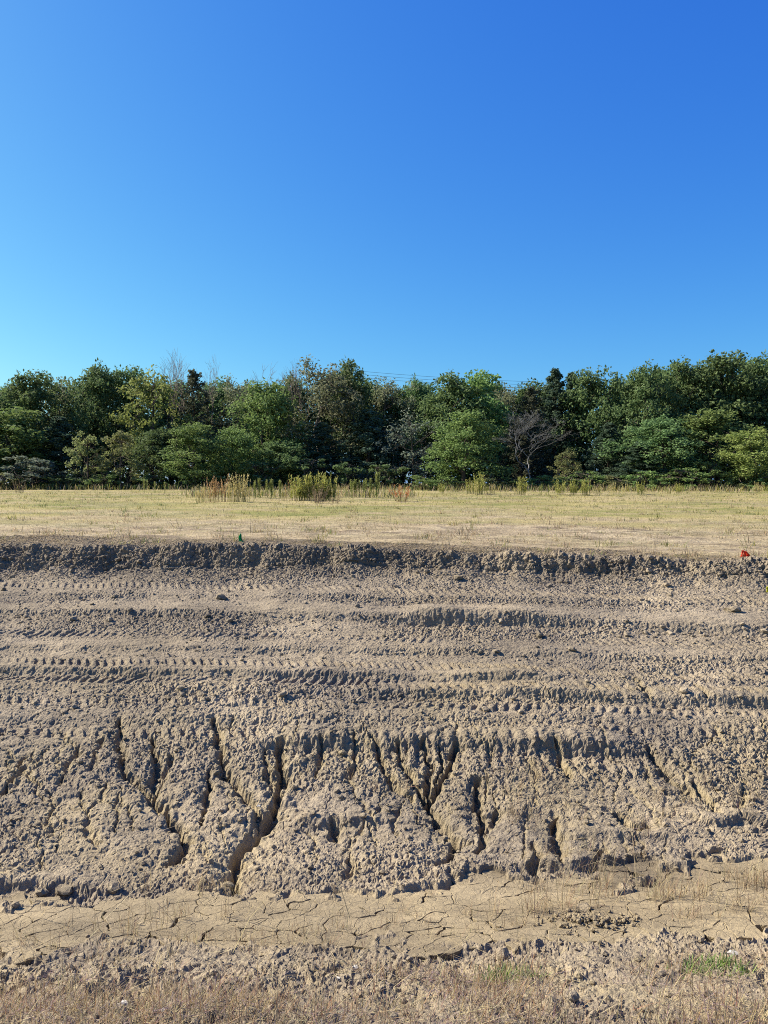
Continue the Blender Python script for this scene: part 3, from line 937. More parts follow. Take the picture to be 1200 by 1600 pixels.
stone(278, 1577, 0.030, 'small pale stone in dry grass, smallest of three by the hollow', M_CHALK, 'stone', 'stone', 10)
stone(404, 1254, 0.030, 'tiny white pebble caught at the head of the deepest gully', M_CHALK, 'stone', 'stone', 11)
stone(1146, 1497, 0.050, 'flat whitish stone at mud edge behind the green sprouts', M_CHALK, 'stone', 'stone', 12, 0.45)
stone(912, 1418, 0.11, 'dark crumbling clod behind the heap of mud crumbs', None, 'clod', 'clod', 13, 0.6)
stone(100, 1390, 0.10, 'big rounded clod resting at bank foot beside the ditch', None, 'clod', 'clod', 14, 0.6)
stone(64, 1394, 0.08, 'rounded clod at bank foot, next to the biggest one', None, 'clod', 'clod', 15, 0.6)

# heap of mud crumbs in the ditch
def crumb_heap(px, py, n, rx, ry, seed):
    x0, d0, _ = pix_world(px, py)
    rg = np.random.default_rng(seed)
    r = np.abs(rg.normal(size=n)) * 0.62; a = rg.random(n) * 2 * math.pi
    x = x0 + rx * r * np.cos(a); d = d0 + ry * r * np.sin(a)
    size = 0.006 + 0.024 * rg.random(n) ** 2.2
    z = base_z(x, d) + mud_surface(x, d) + np.clip(1 - r, 0, 1) * 0.012 + size * 0.2
    Rm = rand_rot(n, rg); acc = Acc()
    for k in range(4):
        v, f = clod_proto(seed + k)
        sidx = np.arange(n) % 4 == k
        vv = np.einsum('nij,vj->nvi', Rm[sidx], v) * size[sidx][:, None, None] + np.stack([x, d, z], 1)[sidx][:, None, :]
        m = int(sidx.sum())
        acc.add(vv.reshape(-1, 3), (f[None] + (np.arange(m) * len(v))[:, None, None]).reshape(-1, 3), (0.85, 0.1, 0.0))
    return mobj('mud_crumbs', acc.mesh('mud_crumbs', M_SOIL))
tag(crumb_heap(925, 1440, 420, 0.22, 0.12, 500), 'heap of small mud crumbs on the cracked ditch floor', 'soil crumbs', kind='stuff')

# ------------------------------------------------------------------ marking flags
M_WIRE = plain_material('flag_wire', (0.35, 0.34, 0.32), (0.5, 0.49, 0.46), 20, 0.4, 0.1)
def flag_mat(name, c):
    return plain_material(name, tuple(q * 0.85 for q in c), c, 25, 0.5, 0.1, 0.6)
def marking_flag(px, py, w, h, mat, label, seed, droop, lift):
    x, d, z = pix_world(px, py)
    i = np.argmin((P[..., 0] - x) ** 2 + (P[..., 1] - d) ** 2); z = float(P.reshape(-1, 3)[i, 2])
    root = empty('marking_flag', (x, d, z)); tag(root, label, 'flag', 'marking flags along the top of the bank')
    v, f = tube([(0, 0, -0.1), (0.004, 0, lift * 0.5), (0.0, 0.002, lift + h)], 0.0018, 5)
    mobj('wire', mesh_from('wire', v, f, M_WIRE), root)
    rg = np.random.default_rng(seed)
    nx, nz = 9, 7
    vv = []
    for j in range(nz):
        for i2 in range(nx):
            u, q = i2 / (nx - 1), j / (nz - 1)
            ww = w * (1 - droop * 0.75 * q)
            xx = u * ww - w * (0.15 + droop * 0.30 * (1 - q)) + 0.006 * math.sin(7 * q + seed)
            yy = 0.028 * math.sin(u * 13 + q * 4 + seed) * (0.3 + u) + 0.01 * rg.normal() * 0.4
            zz = lift + q * h - droop * 0.3 * h * u * u + 0.012 * math.sin(u * 11 + seed) * (1 - droop)
            vv.append((xx, yy, zz))
    ff2 = [(j * nx + i2, j * nx + i2 + 1, (j + 1) * nx + i2 + 1, (j + 1) * nx + i2) for j in range(nz - 1) for i2 in range(nx - 1)]
    top = np.array(vv); th = top + np.array([0, 0.0012, 0])
    n = len(top)
    faces = [tuple(q) for q in ff2] + [tuple(n + k for k in reversed(q)) for q in ff2]
    mobj('cloth', mesh_from('cloth', np.vstack([top, th]), faces, mat, None, True), root)
marking_flag(376, 850, 0.075, 0.105, flag_mat('green_plastic', (0.01, 0.40, 0.20)), 'limp green marking flag at the top edge of the bank', 1, 1.0, 0.015)
marking_flag(1163, 872, 0.165, 0.10, flag_mat('red_plastic', (0.90, 0.13, 0.06)), 'crumpled red marking flag at the top edge of the bank', 4, 0.8, 0.0)
marking_flag(1200, 932, 0.07, 0.07, flag_mat('yellow_plastic', (0.62, 0.62, 0.02)), 'yellow marking flag low on the bank below the red flag', 6, 0.5, 0.01)

# ------------------------------------------------------------------ trees
PAL = {   # leaf colours: (shade a, shade b)
    'oak': ((0.073, 0.129, 0.048), (0.152, 0.216, 0.083)),
    'green': ((0.101, 0.165, 0.052), (0.191, 0.265, 0.084)),
    'lime': ((0.163, 0.218, 0.054), (0.275, 0.313, 0.100)),
    'cedar': ((0.049, 0.089, 0.058), (0.097, 0.143, 0.086)),
    'browncedar': ((0.055, 0.063, 0.038), (0.105, 0.110, 0.066)),
    'sparse': ((0.116, 0.144, 0.077), (0.242, 0.248, 0.142)),
    'olive': ((0.147, 0.170, 0.063), (0.241, 0.251, 0.105)),
    'greygreen': ((0.110, 0.149, 0.103), (0.231, 0.260, 0.196)),
}
def leaf_cloud(acc, centers, radii, per, size, pal, rg, flat=0.8, up=0.35, clump_tone=None):
    """leaf-shaped rhombs around clump centres"""
    n = len(centers) * per
    ci = np.repeat(np.arange(len(centers)), per)
    off = rg.normal(size=(n, 3)); L = np.linalg.norm(off, axis=1, keepdims=True)
    off = off / L * (rg.random((n, 1)) ** 0.45)
    off[:, 2] *= flat
    pos = centers[ci] + off * radii[ci][:, None]
    nr = off * 0.8 + rg.normal(size=(n, 3)) * 0.75 + np.array([0, 0, up])
    nr /= np.linalg.norm(nr, axis=1, keepdims=True)
    t = np.cross(nr, rg.normal(size=(n, 3))); t /= np.linalg.norm(t, axis=1, keepdims=True) + 1e-9
    b = np.cross(nr, t)
    sz = size * rg.uniform(0.6, 1.35, n)
    l = (t * sz[:, None]) * 0.5; w = (b * sz[:, None]) * 0.30
    bend = nr * (sz * 0.10)[:, None]
    v = np.stack([pos - l, pos + w - bend, pos + l, pos - w - bend], 1).reshape(-1, 3)
    base = (np.arange(n) * 4)[:, None, None]
    f = (np.array([[0, 1, 2], [0, 2, 3]])[None] + base).reshape(-1, 3)
    a, c = np.array(pal[0]), np.array(pal[1])
    ct = rg.random(len(centers)) if clump_tone is None else clump_tone
    k = np.clip(0.62 * ct[ci] + 0.38 * rg.random(n), 0, 1)[:, None]
    col = a * (1 - k) + c * k
    acc.add(v, f, np.repeat(col, 4, axis=0))

def limb(acc, p0, p1, r0, r1, rg, sag=0.12, seg=5, col=(0.085, 0.07, 0.055), sides=5):
    p0 = np.array(p0, float); p1 = np.array(p1, float); L = np.linalg.norm(p1 - p0)
    s = np.linspace(0, 1, seg)[:, None]
    pts = p0 + (p1 - p0) * s + (rg.normal(size=(seg, 3)) * 0.05 * L) * np.sin(s * math.pi) + np.array([0, 0, 1.0]) * (np.sin(s * math.pi) * sag * L * 0.5)
    v, f = tube(pts, np.linspace(r0, r1, seg), sides, False)
    acc.add(v, f, col)
    return pts

def proto_broad(kind, seed, H=8.0, W=5.2, clumps=180, per=52, leaf=0.215, low=0.10, trunk_col=(0.075, 0.06, 0.048), open_=0.0, crad=(0.42, 0.80)):
    """trunk with limbs and a crown of leaf clumps gathered on several lobes"""
    rg = np.random.default_rng(seed)
    wood, leaf_acc = Acc(), Acc()
    th = H * 0.62
    tr = np.array([(0, 0, -0.3), (rg.normal() * 0.1, rg.normal() * 0.1, th * 0.4), (rg.normal() * 0.25, rg.normal() * 0.25, th * 0.75), (rg.normal() * 0.3, rg.normal() * 0.3, H * 0.93)])
    tv, tf = tube(tr, [0.17 * H / 8, 0.13 * H / 8, 0.08 * H / 8, 0.015], 7, False); wood.add(tv, tf, trunk_col)
    lobes = []
    nl = 12
    for i in range(nl):
        q = (i + 0.5) / nl
        z = H * (low + 0.12 + (0.94 - low - 0.12) * q) + rg.normal() * 0.2
        env = math.sin(math.pi * min(1, (q * 0.80 + 0.20))) ** 0.7
        a = i * 2.4 + rg.random() * 1.2
        rr = W * 0.5 * env * rg.uniform(0.45, 0.85)
        lobes.append((math.cos(a) * rr, math.sin(a) * rr, z, W * 0.5 * rg.uniform(0.42, 0.66) * (0.6 + 0.4 * env)))
    lobes.append((tr[3][0] * .7, tr[3][1] * .7, H * 0.86, W * 0.22))
    cen = []
    while len(cen) < clumps:
        lx, ly, lz, lr = lobes[rg.integers(len(lobes))]
        v = rg.normal(size=3); v /= np.linalg.norm(v)
        v = v * lr * (rg.random() ** 0.3) * rg.uniform(0.9, 1.18); v[2] *= 0.9
        c = np.array([lx, ly, lz]) + v
        if c[2] < H * low * 0.6: continue
        cen.append(c)
    cen = np.array(cen)
    for lx, ly, lz, lr in lobes:
        s = np.clip((lz / H - 0.18) / 0.8, 0.05, 0.8)
        at = np.array([np.interp(s * tr[-1][2], tr[:, 2], tr[:, k]) for k in range(3)])
        pts = limb(wood, at, (lx, ly, lz), 0.05 * H / 8, 0.02, rg)
        for _ in range(5):
            e = cen[np.argmin(np.linalg.norm(cen - (np.array([lx, ly, lz]) + rg.normal(size=3) * lr * 0.9), axis=1))]
            limb(wood, pts[rg.integers(2, 5)], e, 0.020, 0.006, rg, seg=4, sides=4)
    rad = rg.uniform(crad[0], crad[1], len(cen)) * (W / 5.2) ** 0.5
    leaf_cloud(leaf_acc, cen, rad, per, leaf, PAL[kind], rg)
    return wood.mesh(kind + '_trunk', M_BARK, True), leaf_acc.mesh(kind + '_crown', M_LEAF, False), H, W

def proto_cedar(kind, seed, H=8.0, W=3.2, clumps=210, per=36, leaf=0.18):
    rg = np.random.default_rng(seed)
    wood, acc = Acc(), Acc()
    tv, tf = tube([(0, 0, -0.3), (0.05, 0.03, H * 0.5), (rg.normal() * 0.1, rg.normal() * 0.1, H * 0.97)], [0.14, 0.08, 0.012], 6, False)
    wood.add(tv, tf, (0.075, 0.05, 0.038))
    cen = []; rad = []
    nb = clumps // 3
    for i in range(nb):
        q = (i + rg.random()) / nb
        z = H * (0.06 + 0.93 * q)
        env = W * 0.5 * (1 - q) ** 0.75 * (0.55 + 0.5 * rg.random()) + 0.06
        a = i * 2.399 + rg.normal() * 0.3
        e = np.array([math.cos(a) * env, math.sin(a) * env, z + 0.30 * env + 0.1])
        limb(wood, (0, 0, z - 0.15 * env), e, 0.022, 0.006, rg, 0.0, 4, (0.06, 0.045, 0.035), 4)
        for s in (0.5, 0.8, 1.05):
            cen.append(np.array([e[0] * s, e[1] * s, z + 0.30 * env * s]) + rg.normal(size=3) * 0.07); rad.append(0.18 + 0.20 * (1 - q) * rg.uniform(0.6, 1.2))
    for _ in range(5):
        cen.append(np.array([rg.normal() * 0.05, rg.normal() * 0.05, H * rg.uniform(0.93, 1.0)])); rad.append(0.13)
    leaf_cloud(acc, np.array(cen), np.array(rad), per, leaf, PAL[kind], rg, 1.1, 0.1)
    return wood.mesh(kind + '_trunk', M_BARK, True), acc.mesh(kind + '_crown', M_LEAF, False), H, W

def proto_bare(seed, H=8.0, W=4.0, col=(0.16, 0.13, 0.115), depth=5, spread=0.55, thick=1.0):
    rg = np.random.default_rng(seed)
    wood, twigs = Acc(), Acc()
    def grow(p, dr, L, r, lev):
        e = p + dr * L
        seg = limb(wood if lev <= 2 else twigs, p, e, r, r * 0.62, rg, 0.03, 4, col, 5 if lev < 2 else 3)
        if lev >= depth: return
        n = 2 if lev == 0 else rg.integers(2, 4)
        for k in range(n + (1 if lev == 1 else 0)):
            v = rg.normal(size=3); v -= v.dot(dr) * dr; v /= np.linalg.norm(v) + 1e-9
            nd = dr + v * spread * rg.uniform(0.6, 1.3) + np.array([0, 0, 0.15]); nd /= np.linalg.norm(nd)
            st = seg[-1] if k == 0 else seg[rg.integers(2, 4)]
            grow(st, nd, L * rg.uniform(0.62, 0.86), max(r * 0.62, 0.007), lev + 1)
    grow(np.array([0, 0, -0.3]), np.array([0.02, 0.02, 1.0]), H * 0.30, 0.10 * thick, 0)
    return wood.mesh('bare_trunk', M_BARK, True), twigs.mesh('bare_twigs', M_BARK, True), H, W

PROTO = {
    'oak': [proto_broad('oak', 11), proto_broad('oak', 12, leaf=0.23), proto_broad('oak', 13, clumps=190, W=5.6)],
    'green': [proto_broad('green', 21, low=0.02, per=52), proto_broad('green', 22, low=0.02, H=7, W=4.6, clumps=140, per=52)],
    'lime': [proto_broad('lime', 31, clumps=120, per=40, crad=(0.35, 0.7)), proto_broad('lime', 32, low=0.03)],
    'sparse': [proto_broad('sparse', 41, clumps=130, per=36, leaf=0.18, low=0.22, trunk_col=(0.16, 0.14, 0.12), crad=(0.4, 0.75)), proto_broad('sparse', 42, clumps=140, per=36, leaf=0.18, low=0.15, trunk_col=(0.15, 0.13, 0.11))],
    'cedar': [proto_cedar('cedar', 51), proto_cedar('cedar', 52, W=3.8)],
    'browncedar': [proto_cedar('browncedar', 55, W=3.6, per=20), proto_cedar('browncedar', 56, W=4.2, per=20)],
    'olive': [proto_broad('olive', 61, H=3.6, W=2.6, clumps=60, per=42, leaf=0.15, low=0.0, crad=(0.28, 0.5)), proto_broad('olive', 62, H=3.6, W=2.6, clumps=55, per=42, leaf=0.15, low=0.0, crad=(0.28, 0.5))],
    'greygreen': [proto_broad('greygreen', 65, H=3.6, W=3.2, clumps=46, per=36, leaf=0.19, low=0.0, crad=(0.25, 0.5)), proto_broad('greygreen', 66, H=6, W=4.2, clumps=60, per=32, leaf=0.17, low=0.05)],
    'bush': [proto_broad('green', 71, H=2.0, W=2.4, clumps=34, per=40, leaf=0.15, low=-0.1, crad=(0.25, 0.45)), proto_broad('olive', 72, H=2.0, W=2.4, clumps=34, per=40, leaf=0.14, low=-0.1, crad=(0.25, 0.45)), proto_broad('oak', 73, H=2.0, W=2.4, clumps=34, per=40, leaf=0.16, low=-0.1, crad=(0.25, 0.45))],
    'deadtree': [proto_bare(88, depth=7, spread=0.55, thick=0.55, col=(0.175, 0.172, 0.160))],
    'bare': [proto_bare(81, depth=6, spread=0.48), proto_bare(82, depth=6, spread=0.6, thick=0.8)],
}
def _true(p):
    co = np.empty(len(p[1].vertices) * 3, np.float32); p[1].vertices.foreach_get('co', co)
    return (p[0], p[1], float(np.percentile(co[2::3], 99.9)), p[3])
PROTO = {k: [_true(p) for p in v] for k, v in PROTO.items()}
TREE_NAME = {'oak': 'oak_tree', 'green': 'leafy_tree', 'lime': 'pale_leafy_tree', 'sparse': 'thin_crowned_tree', 'cedar': 'cedar_tree', 'browncedar': 'dying_cedar_tree',
             'olive': 'sapling', 'greygreen': 'grey_leaved_tree', 'bush': 'bush', 'bare': 'bare_tree', 'deadtree': 'dead_tree'}
CAT = {'olive': 'sapling', 'bush': 'bush'}
_tn = [0]
def plant_tree(px, top, wpx, d, kind, label, var=0, group=None, rot=None):
    _tn[0] += 1
    wood, crown, H0, W0 = PROTO[kind][var % len(PROTO[kind])]
    x = (px - 600) / 1200 * d
    z = float(field_z(np.array([x]), np.array([float(d)]))[0])
    ztop = EYE - pix_h(top, d)
    h = ztop - z; w = wpx * d / 1200 * (1.0 if kind in ('bare', 'deadtree', 'bush', 'olive') else 1.18)
    root = empty(TREE_NAME[kind], (x, d, z - 0.02))
    root.scale = (w / W0, w / W0, h / H0)
    root.rotation_euler = (0, 0, (_tn[0] * 2.1) % 6.28 if rot is None else rot)
    tag(root, label, CAT.get(kind, 'tree'), group)
    mobj('trunk', wood, root)
    cr = mobj('twigs' if kind in ('bare', 'deadtree') else 'crown', crown, root)
    if kind in ('bare', 'deadtree'): cr['kind'] = 'stuff'
    return root

T = plant_tree
# back row
T(-25, 600, 120, 60, 'oak', 'dark oak with spreading crown behind the big left-hand leafy mass', 0)
T(55, 580, 95, 58, 'oak', 'dark pointed oak rising behind the grey-leaved bush by the field', 1)
T(98, 588, 90, 62, 'sparse', 'thin grey tree between the pointed oak and the brown cedars', 0)
T(160, 566, 85, 60, 'oak', 'tall dark narrow oak behind the two olive saplings', 2)
T(203, 573, 85, 62, 'oak', 'tall dark oak behind the second olive sapling', 1)
T(238, 577, 95, 57, 'lime', 'yellow green airy tree taller than its neighbours', 0)
T(305, 578, 95, 60, 'browncedar', 'brownish dying cedar with bare twigs above it', 1)
T(283, 551, 75, 61, 'bare', 'leafless tree whose twigs spread above the dying cedar', 0)
T(322, 554, 65, 61.5, 'bare', 'second leafless tree, its twigs rising right above the dying cedar', 1)
T(372, 586, 90, 61, 'sparse', 'olive grey thin tree between dying cedar and bright leafy tree', 1)
T(428, 570, 90, 62, 'bare', 'leafless tree showing only twig tips above the bright leafy tree', 1)
T(420, 594, 110, 56, 'green', 'bright green broad tree with crown reaching low, behind reddish weeds', 0)
T(500, 557, 125, 58, 'sparse', 'tall airy grey green tree with visible pale limbs', 1)
T(463, 566, 60, 61, 'bare', 'leafless tree beside the tall airy grey green tree', 0)
T(549, 561, 70, 60, 'oak', 'tall dark oak touching the airy grey green tree', 0)
T(602, 590, 90, 62, 'sparse', 'thin dark tree under the power lines, right of the tall dark oak', 0)
T(648, 590, 60, 63, 'oak', 'small-topped oak peeking out under the power lines', 2)
T(575, 640, 110, 57, 'cedar', 'broad dark cedar in deep shade behind the tall weeds', 1)
T(700, 585, 110, 58, 'oak', 'full green oak left half of the round-topped pair', 0)
T(745, 579, 110, 59, 'green', 'full green tree right half of the round-topped pair', 1)
T(785, 600, 70, 62, 'sparse', 'thin tree right behind the round-topped pair', 1)
T(830, 605, 90, 58, 'browncedar', 'dark brownish cedar behind the dead branching tree', 1)
T(866, 576, 75, 61, 'cedar', 'sharp-tipped cedar standing above the dead branching tree', 0)
T(893, 582, 70, 62, 'cedar', 'slim cedar next to the sharp-tipped one', 1)
T(925, 577, 90, 60, 'oak', 'dark oak left of the gap that lets the sky through', 1)
T(958, 590, 40, 63, 'oak', 'narrow small oak standing inside the sky gap', 0)
T(1005, 567, 100, 58, 'oak', 'big oak just right of the sky gap', 2)
T(1055, 564, 100, 60, 'oak', 'big oak between the sky gap oak and the highest crown', 0)
T(1120, 551, 120, 60, 'oak', 'broadest and highest oak crown of the wood', 1)
T(1185, 553, 110, 61, 'oak', 'tall oak with a few yellow leaves beside the highest crown', 2)
T(1250, 565, 120, 59, 'oak', 'tall oak beyond the yellow green edge tree', 0)
T(-90, 590, 120, 59, 'oak', 'tall oak beyond the left-hand leafy mass', 2)
BACK = [(130, 592, 'oak', 95, 'behind the thin grey tree near the pointed oak'), (180, 590, 'sparse', 90, 'between the two tall dark oaks by the saplings'), (268, 594, 'oak', 95, 'between the yellow green airy tree and the dying cedar'),
        (338, 592, 'oak', 95, 'right behind the dying cedar'), (395, 598, 'oak', 95, 'behind the olive grey thin tree'), (455, 588, 'oak', 90, 'between the bright broad tree and the airy grey green tree'),
        (528, 582, 'oak', 95, 'behind the tall airy grey green tree'), (575, 588, 'oak', 90, 'right of the tall dark oak, where the cables begin'), (628, 604, 'oak', 95, 'in the dip right under the cables'),
        (672, 598, 'oak', 90, 'left behind the round-topped pair'), (768, 598, 'oak', 90, 'right behind the round-topped pair'), (812, 604, 'oak', 90, 'behind the dark brownish cedar'),
        (850, 594, 'oak', 90, 'behind the sharp-tipped cedar'), (985, 592, 'oak', 80, 'behind the sky gap'), (1030, 574, 'oak', 95, 'between the two big oaks beside the sky gap'),
        (1085, 568, 'oak', 95, 'left behind the highest crown'), (1155, 562, 'oak', 95, 'right behind the highest crown'), (1215, 560, 'oak', 95, 'behind the tall oak with yellow leaves'),
        (20, 598, 'oak', 95, 'left behind the pointed oak'), (-10, 606, 'sparse', 95, 'behind the left-hand leafy mass')]
for _px, _top, _k, _w, _lab in BACK:
    T(_px, _top, _w, 63.5 + (_px % 5) * 0.4, _k, ('dark oak crown ' if _k == 'oak' else 'thin grey crown ') + _lab, _px % 3, 'trees closing the back of the wood')
# middle and front rows
T(20, 636, 130, 54, 'green', 'leafy green tree mass at the left end of the wood', 1)
T(95, 650, 90, 55, 'cedar', 'dark shaded cedar behind the grey-leaved bush', 1)
T(135, 674, 62, 51, 'olive', 'olive coloured sapling, nearer the grey-leaved bush of the pair', 0)
T(190, 672, 66, 51, 'olive', 'olive coloured sapling at the foot of the yellow green tree', 1)
T(250, 668, 90, 54, 'oak', 'dark shaded tree below the yellow green airy tree', 2)
T(48, 712, 90, 50, 'greygreen', 'low grey-leaved bush standing out at the field edge', 0)
T(303, 660, 88, 51, 'green', 'bright green bushy tree, larger of the pair behind reddish weeds', 1)
T(368, 668, 80, 52, 'green', 'bright green bushy tree, smaller of the pair behind reddish weeds', 0)
T(440, 690, 80, 53, 'oak', 'low dark leafy tree at the foot of the bright broad tree', 1)
T(505, 660, 80, 55, 'cedar', 'dark cedar below the airy grey green tree', 0)
T(645, 640, 90, 54, 'greygreen', 'feathery grey green tree leaning over the dark gap', 1)
T(726, 640, 104, 51, 'green', 'bright green rounded tree standing alone before the round-topped pair', 0)
T(812, 655, 80, 55, 'browncedar', 'low brown cedar right of the bright rounded tree', 0)
T(826, 636, 120, 51.5, 'deadtree', 'pale dead tree with spreading leafless branches', 0, None, 1.0)
T(885, 700, 56, 51, 'olive', 'small olive bush-like sapling right of the dead tree', 0)
T(950, 660, 80, 55, 'cedar', 'dark cedar filling the base of the sky gap', 1)
T(1030, 650, 120, 53, 'oak', 'low spreading oak below the sky gap oaks', 2)
T(1100, 640, 130, 54, 'green', 'broad leafy tree below the highest crown', 1)
T(1178, 668, 90, 50, 'lime', 'yellow green low tree at the right end of the wood', 1)
T(1000, 690, 80, 52, 'cedar', 'short dark cedar behind the low right-hand bushes', 0)
T(-60, 650, 110, 53, 'oak', 'low oak beyond the left-hand leafy mass', 0)
T(1260, 650, 110, 53, 'green', 'leafy tree beyond the yellow green edge tree', 1)
# low bushes along the edge of the wood
BUSH = [(10, 738, 70, 49.5, 1, 'low olive bush at the left end of the field edge'), (95, 742, 70, 50, 2, 'low dark bush between grey-leaved bush and saplings'),
        (165, 735, 60, 50, 0, 'low green bush between the two olive saplings'), (235, 742, 70, 50.5, 2, 'low dark bush right of the second olive sapling'),
        (320, 735, 70, 50, 0, 'low green bush behind the reddish weeds'), (410, 722, 80, 51, 2, 'low dark bush below the bright broad tree'),
        (480, 715, 80, 52, 2, 'low dark bush behind the goldenrod clump'), (540, 722, 70, 52, 2, 'low shaded bush behind the tall plumed weeds'),
        (600, 725, 80, 52, 2, 'low shaded bush in the darkest gap of the wood'), (660, 742, 70, 49, 0, 'low green bush left of the bright rounded tree'),
        (700, 745, 60, 48.5, 0, 'small green bush at foot of the bright rounded tree'), (765, 738, 70, 49, 1, 'olive bush at right foot of bright rounded tree'),
        (800, 745, 60, 49, 0, 'small green bush left of the dead tree'), (850, 742, 60, 49.5, 0, 'low leafy bush under the dead tree'),
        (905, 735, 80, 49, 0, 'leafy green bush right of the small olive sapling'), (960, 742, 80, 49, 1, 'olive bush below the sky gap'),
        (1010, 735, 80, 50, 0, 'green bush below the sky gap oaks'), (1060, 730, 90, 49.5, 0, 'green bush under the low spreading oak'),
        (1110, 720, 80, 50, 0, 'leafy bush below the highest crown'), (1160, 735, 80, 49.5, 1, 'olive bush below the yellow green edge tree'), (1210, 730, 80, 49, 0, 'green bush at the right end of the field edge')]
for px, top, w, d, v, lab in BUSH:
    T(px, top, w, d, 'bush', lab, v, 'bushes along the edge of the wood')

# the shaded wood behind the first trees, one mass of foliage
def woodland():
    rg = np.random.default_rng(77)
    n = 2000
    x = rg.uniform(-66, 66, n); d = rg.uniform(62.5, 70, n)
    top = 6.6 + 1.6 * fbm(x * 0.12, d * 0, 2, 400)
    z = field_z(x, d) + top * rg.random(n) ** 1.7
    acc = Acc()
    leaf_cloud(acc, np.stack([x, d, z], 1), rg.uniform(0.9, 1.6, n), 28, 0.46, PAL['oak'], rg, 0.9, 0.3)
    return tag(mobj('woodland', acc.mesh('woodland', M_LEAF)), 'dark mass of woodland foliage behind the front trees', 'woodland', kind='stuff')
woodland()

# ------------------------------------------------------------------ power line beyond the wood
def power_lines():
    cmat = plain_material('cable', (0.03, 0.03, 0.035), (0.05, 0.05, 0.055), 5, 0.5, 0.0)
    wmat = plain_material('pole_wood', (0.10, 0.075, 0.055), (0.16, 0.12, 0.09), 12, 0.9, 0.4)
    posts = [(-85.0, 150.0, 12.0, 'wooden utility pole far behind the left part of the wood'), (-3.9, 84.0, 13.55, 'wooden utility pole hidden behind the tall dark oak'), (64.0, 84.0, 14.2, 'wooden utility pole at the right end of the cables')]
    for sx, sy, tp, lab in posts:
        z = float(field_z(np.array([sx]), np.array([min(sy, 89.0)]))[0])
        root = empty('utility_pole', (sx, sy, z)); tag(root, lab, 'pole', 'utility poles beyond the wood')
        h = tp - z
        v, f = tube([(0, 0, -1), (0, 0, 7), (0, 0, h + 0.5)], [0.16, 0.13, 0.10], 10); mobj('shaft', mesh_from('shaft', v, f, wmat, None, True), root)
        v, f = tube([(0.1, -0.1, h + 0.38), (0.1, -0.1, h), (0.1, -0.1, h - 0.38)], 0.05, 4); mobj('insulator_rack', mesh_from('insulator_rack', v, f, wmat), root)
    u = np.linspace(0, 1, 25)
    for zz, lab in ((0.34, 'uppermost thin black cable above the wood'), (0.0, 'middle thin black cable above the wood'), (-0.34, 'lowest thin black cable above the wood')):
        pts = []
        for (x0, y0, z0, _), (x1, y1, z1, _), sg in ((posts[0], posts[1], 1.2), (posts[1], posts[2], 1.75)):
            q = np.stack([x0 + (x1 - x0) * u, y0 + (y1 - y0) * u, z0 + (z1 - z0) * u - 4 * sg * u * (1 - u) + zz], 1)
            pts.append(q if not pts else q[1:])
        v, f = tube(np.concatenate(pts), 0.014, 4, False)
        tag(mobj('power_cable', mesh_from('power_cable', v, f, cmat)), lab, 'cable', 'power cables beyond the wood')
power_lines()

# ------------------------------------------------------------------ weeds standing on the field
def gz(x, d): return float(field_z(np.array([float(x)]), np.array([float(d)]))[0])
def px_x(px, d): return (px - 600) / 1200 * d

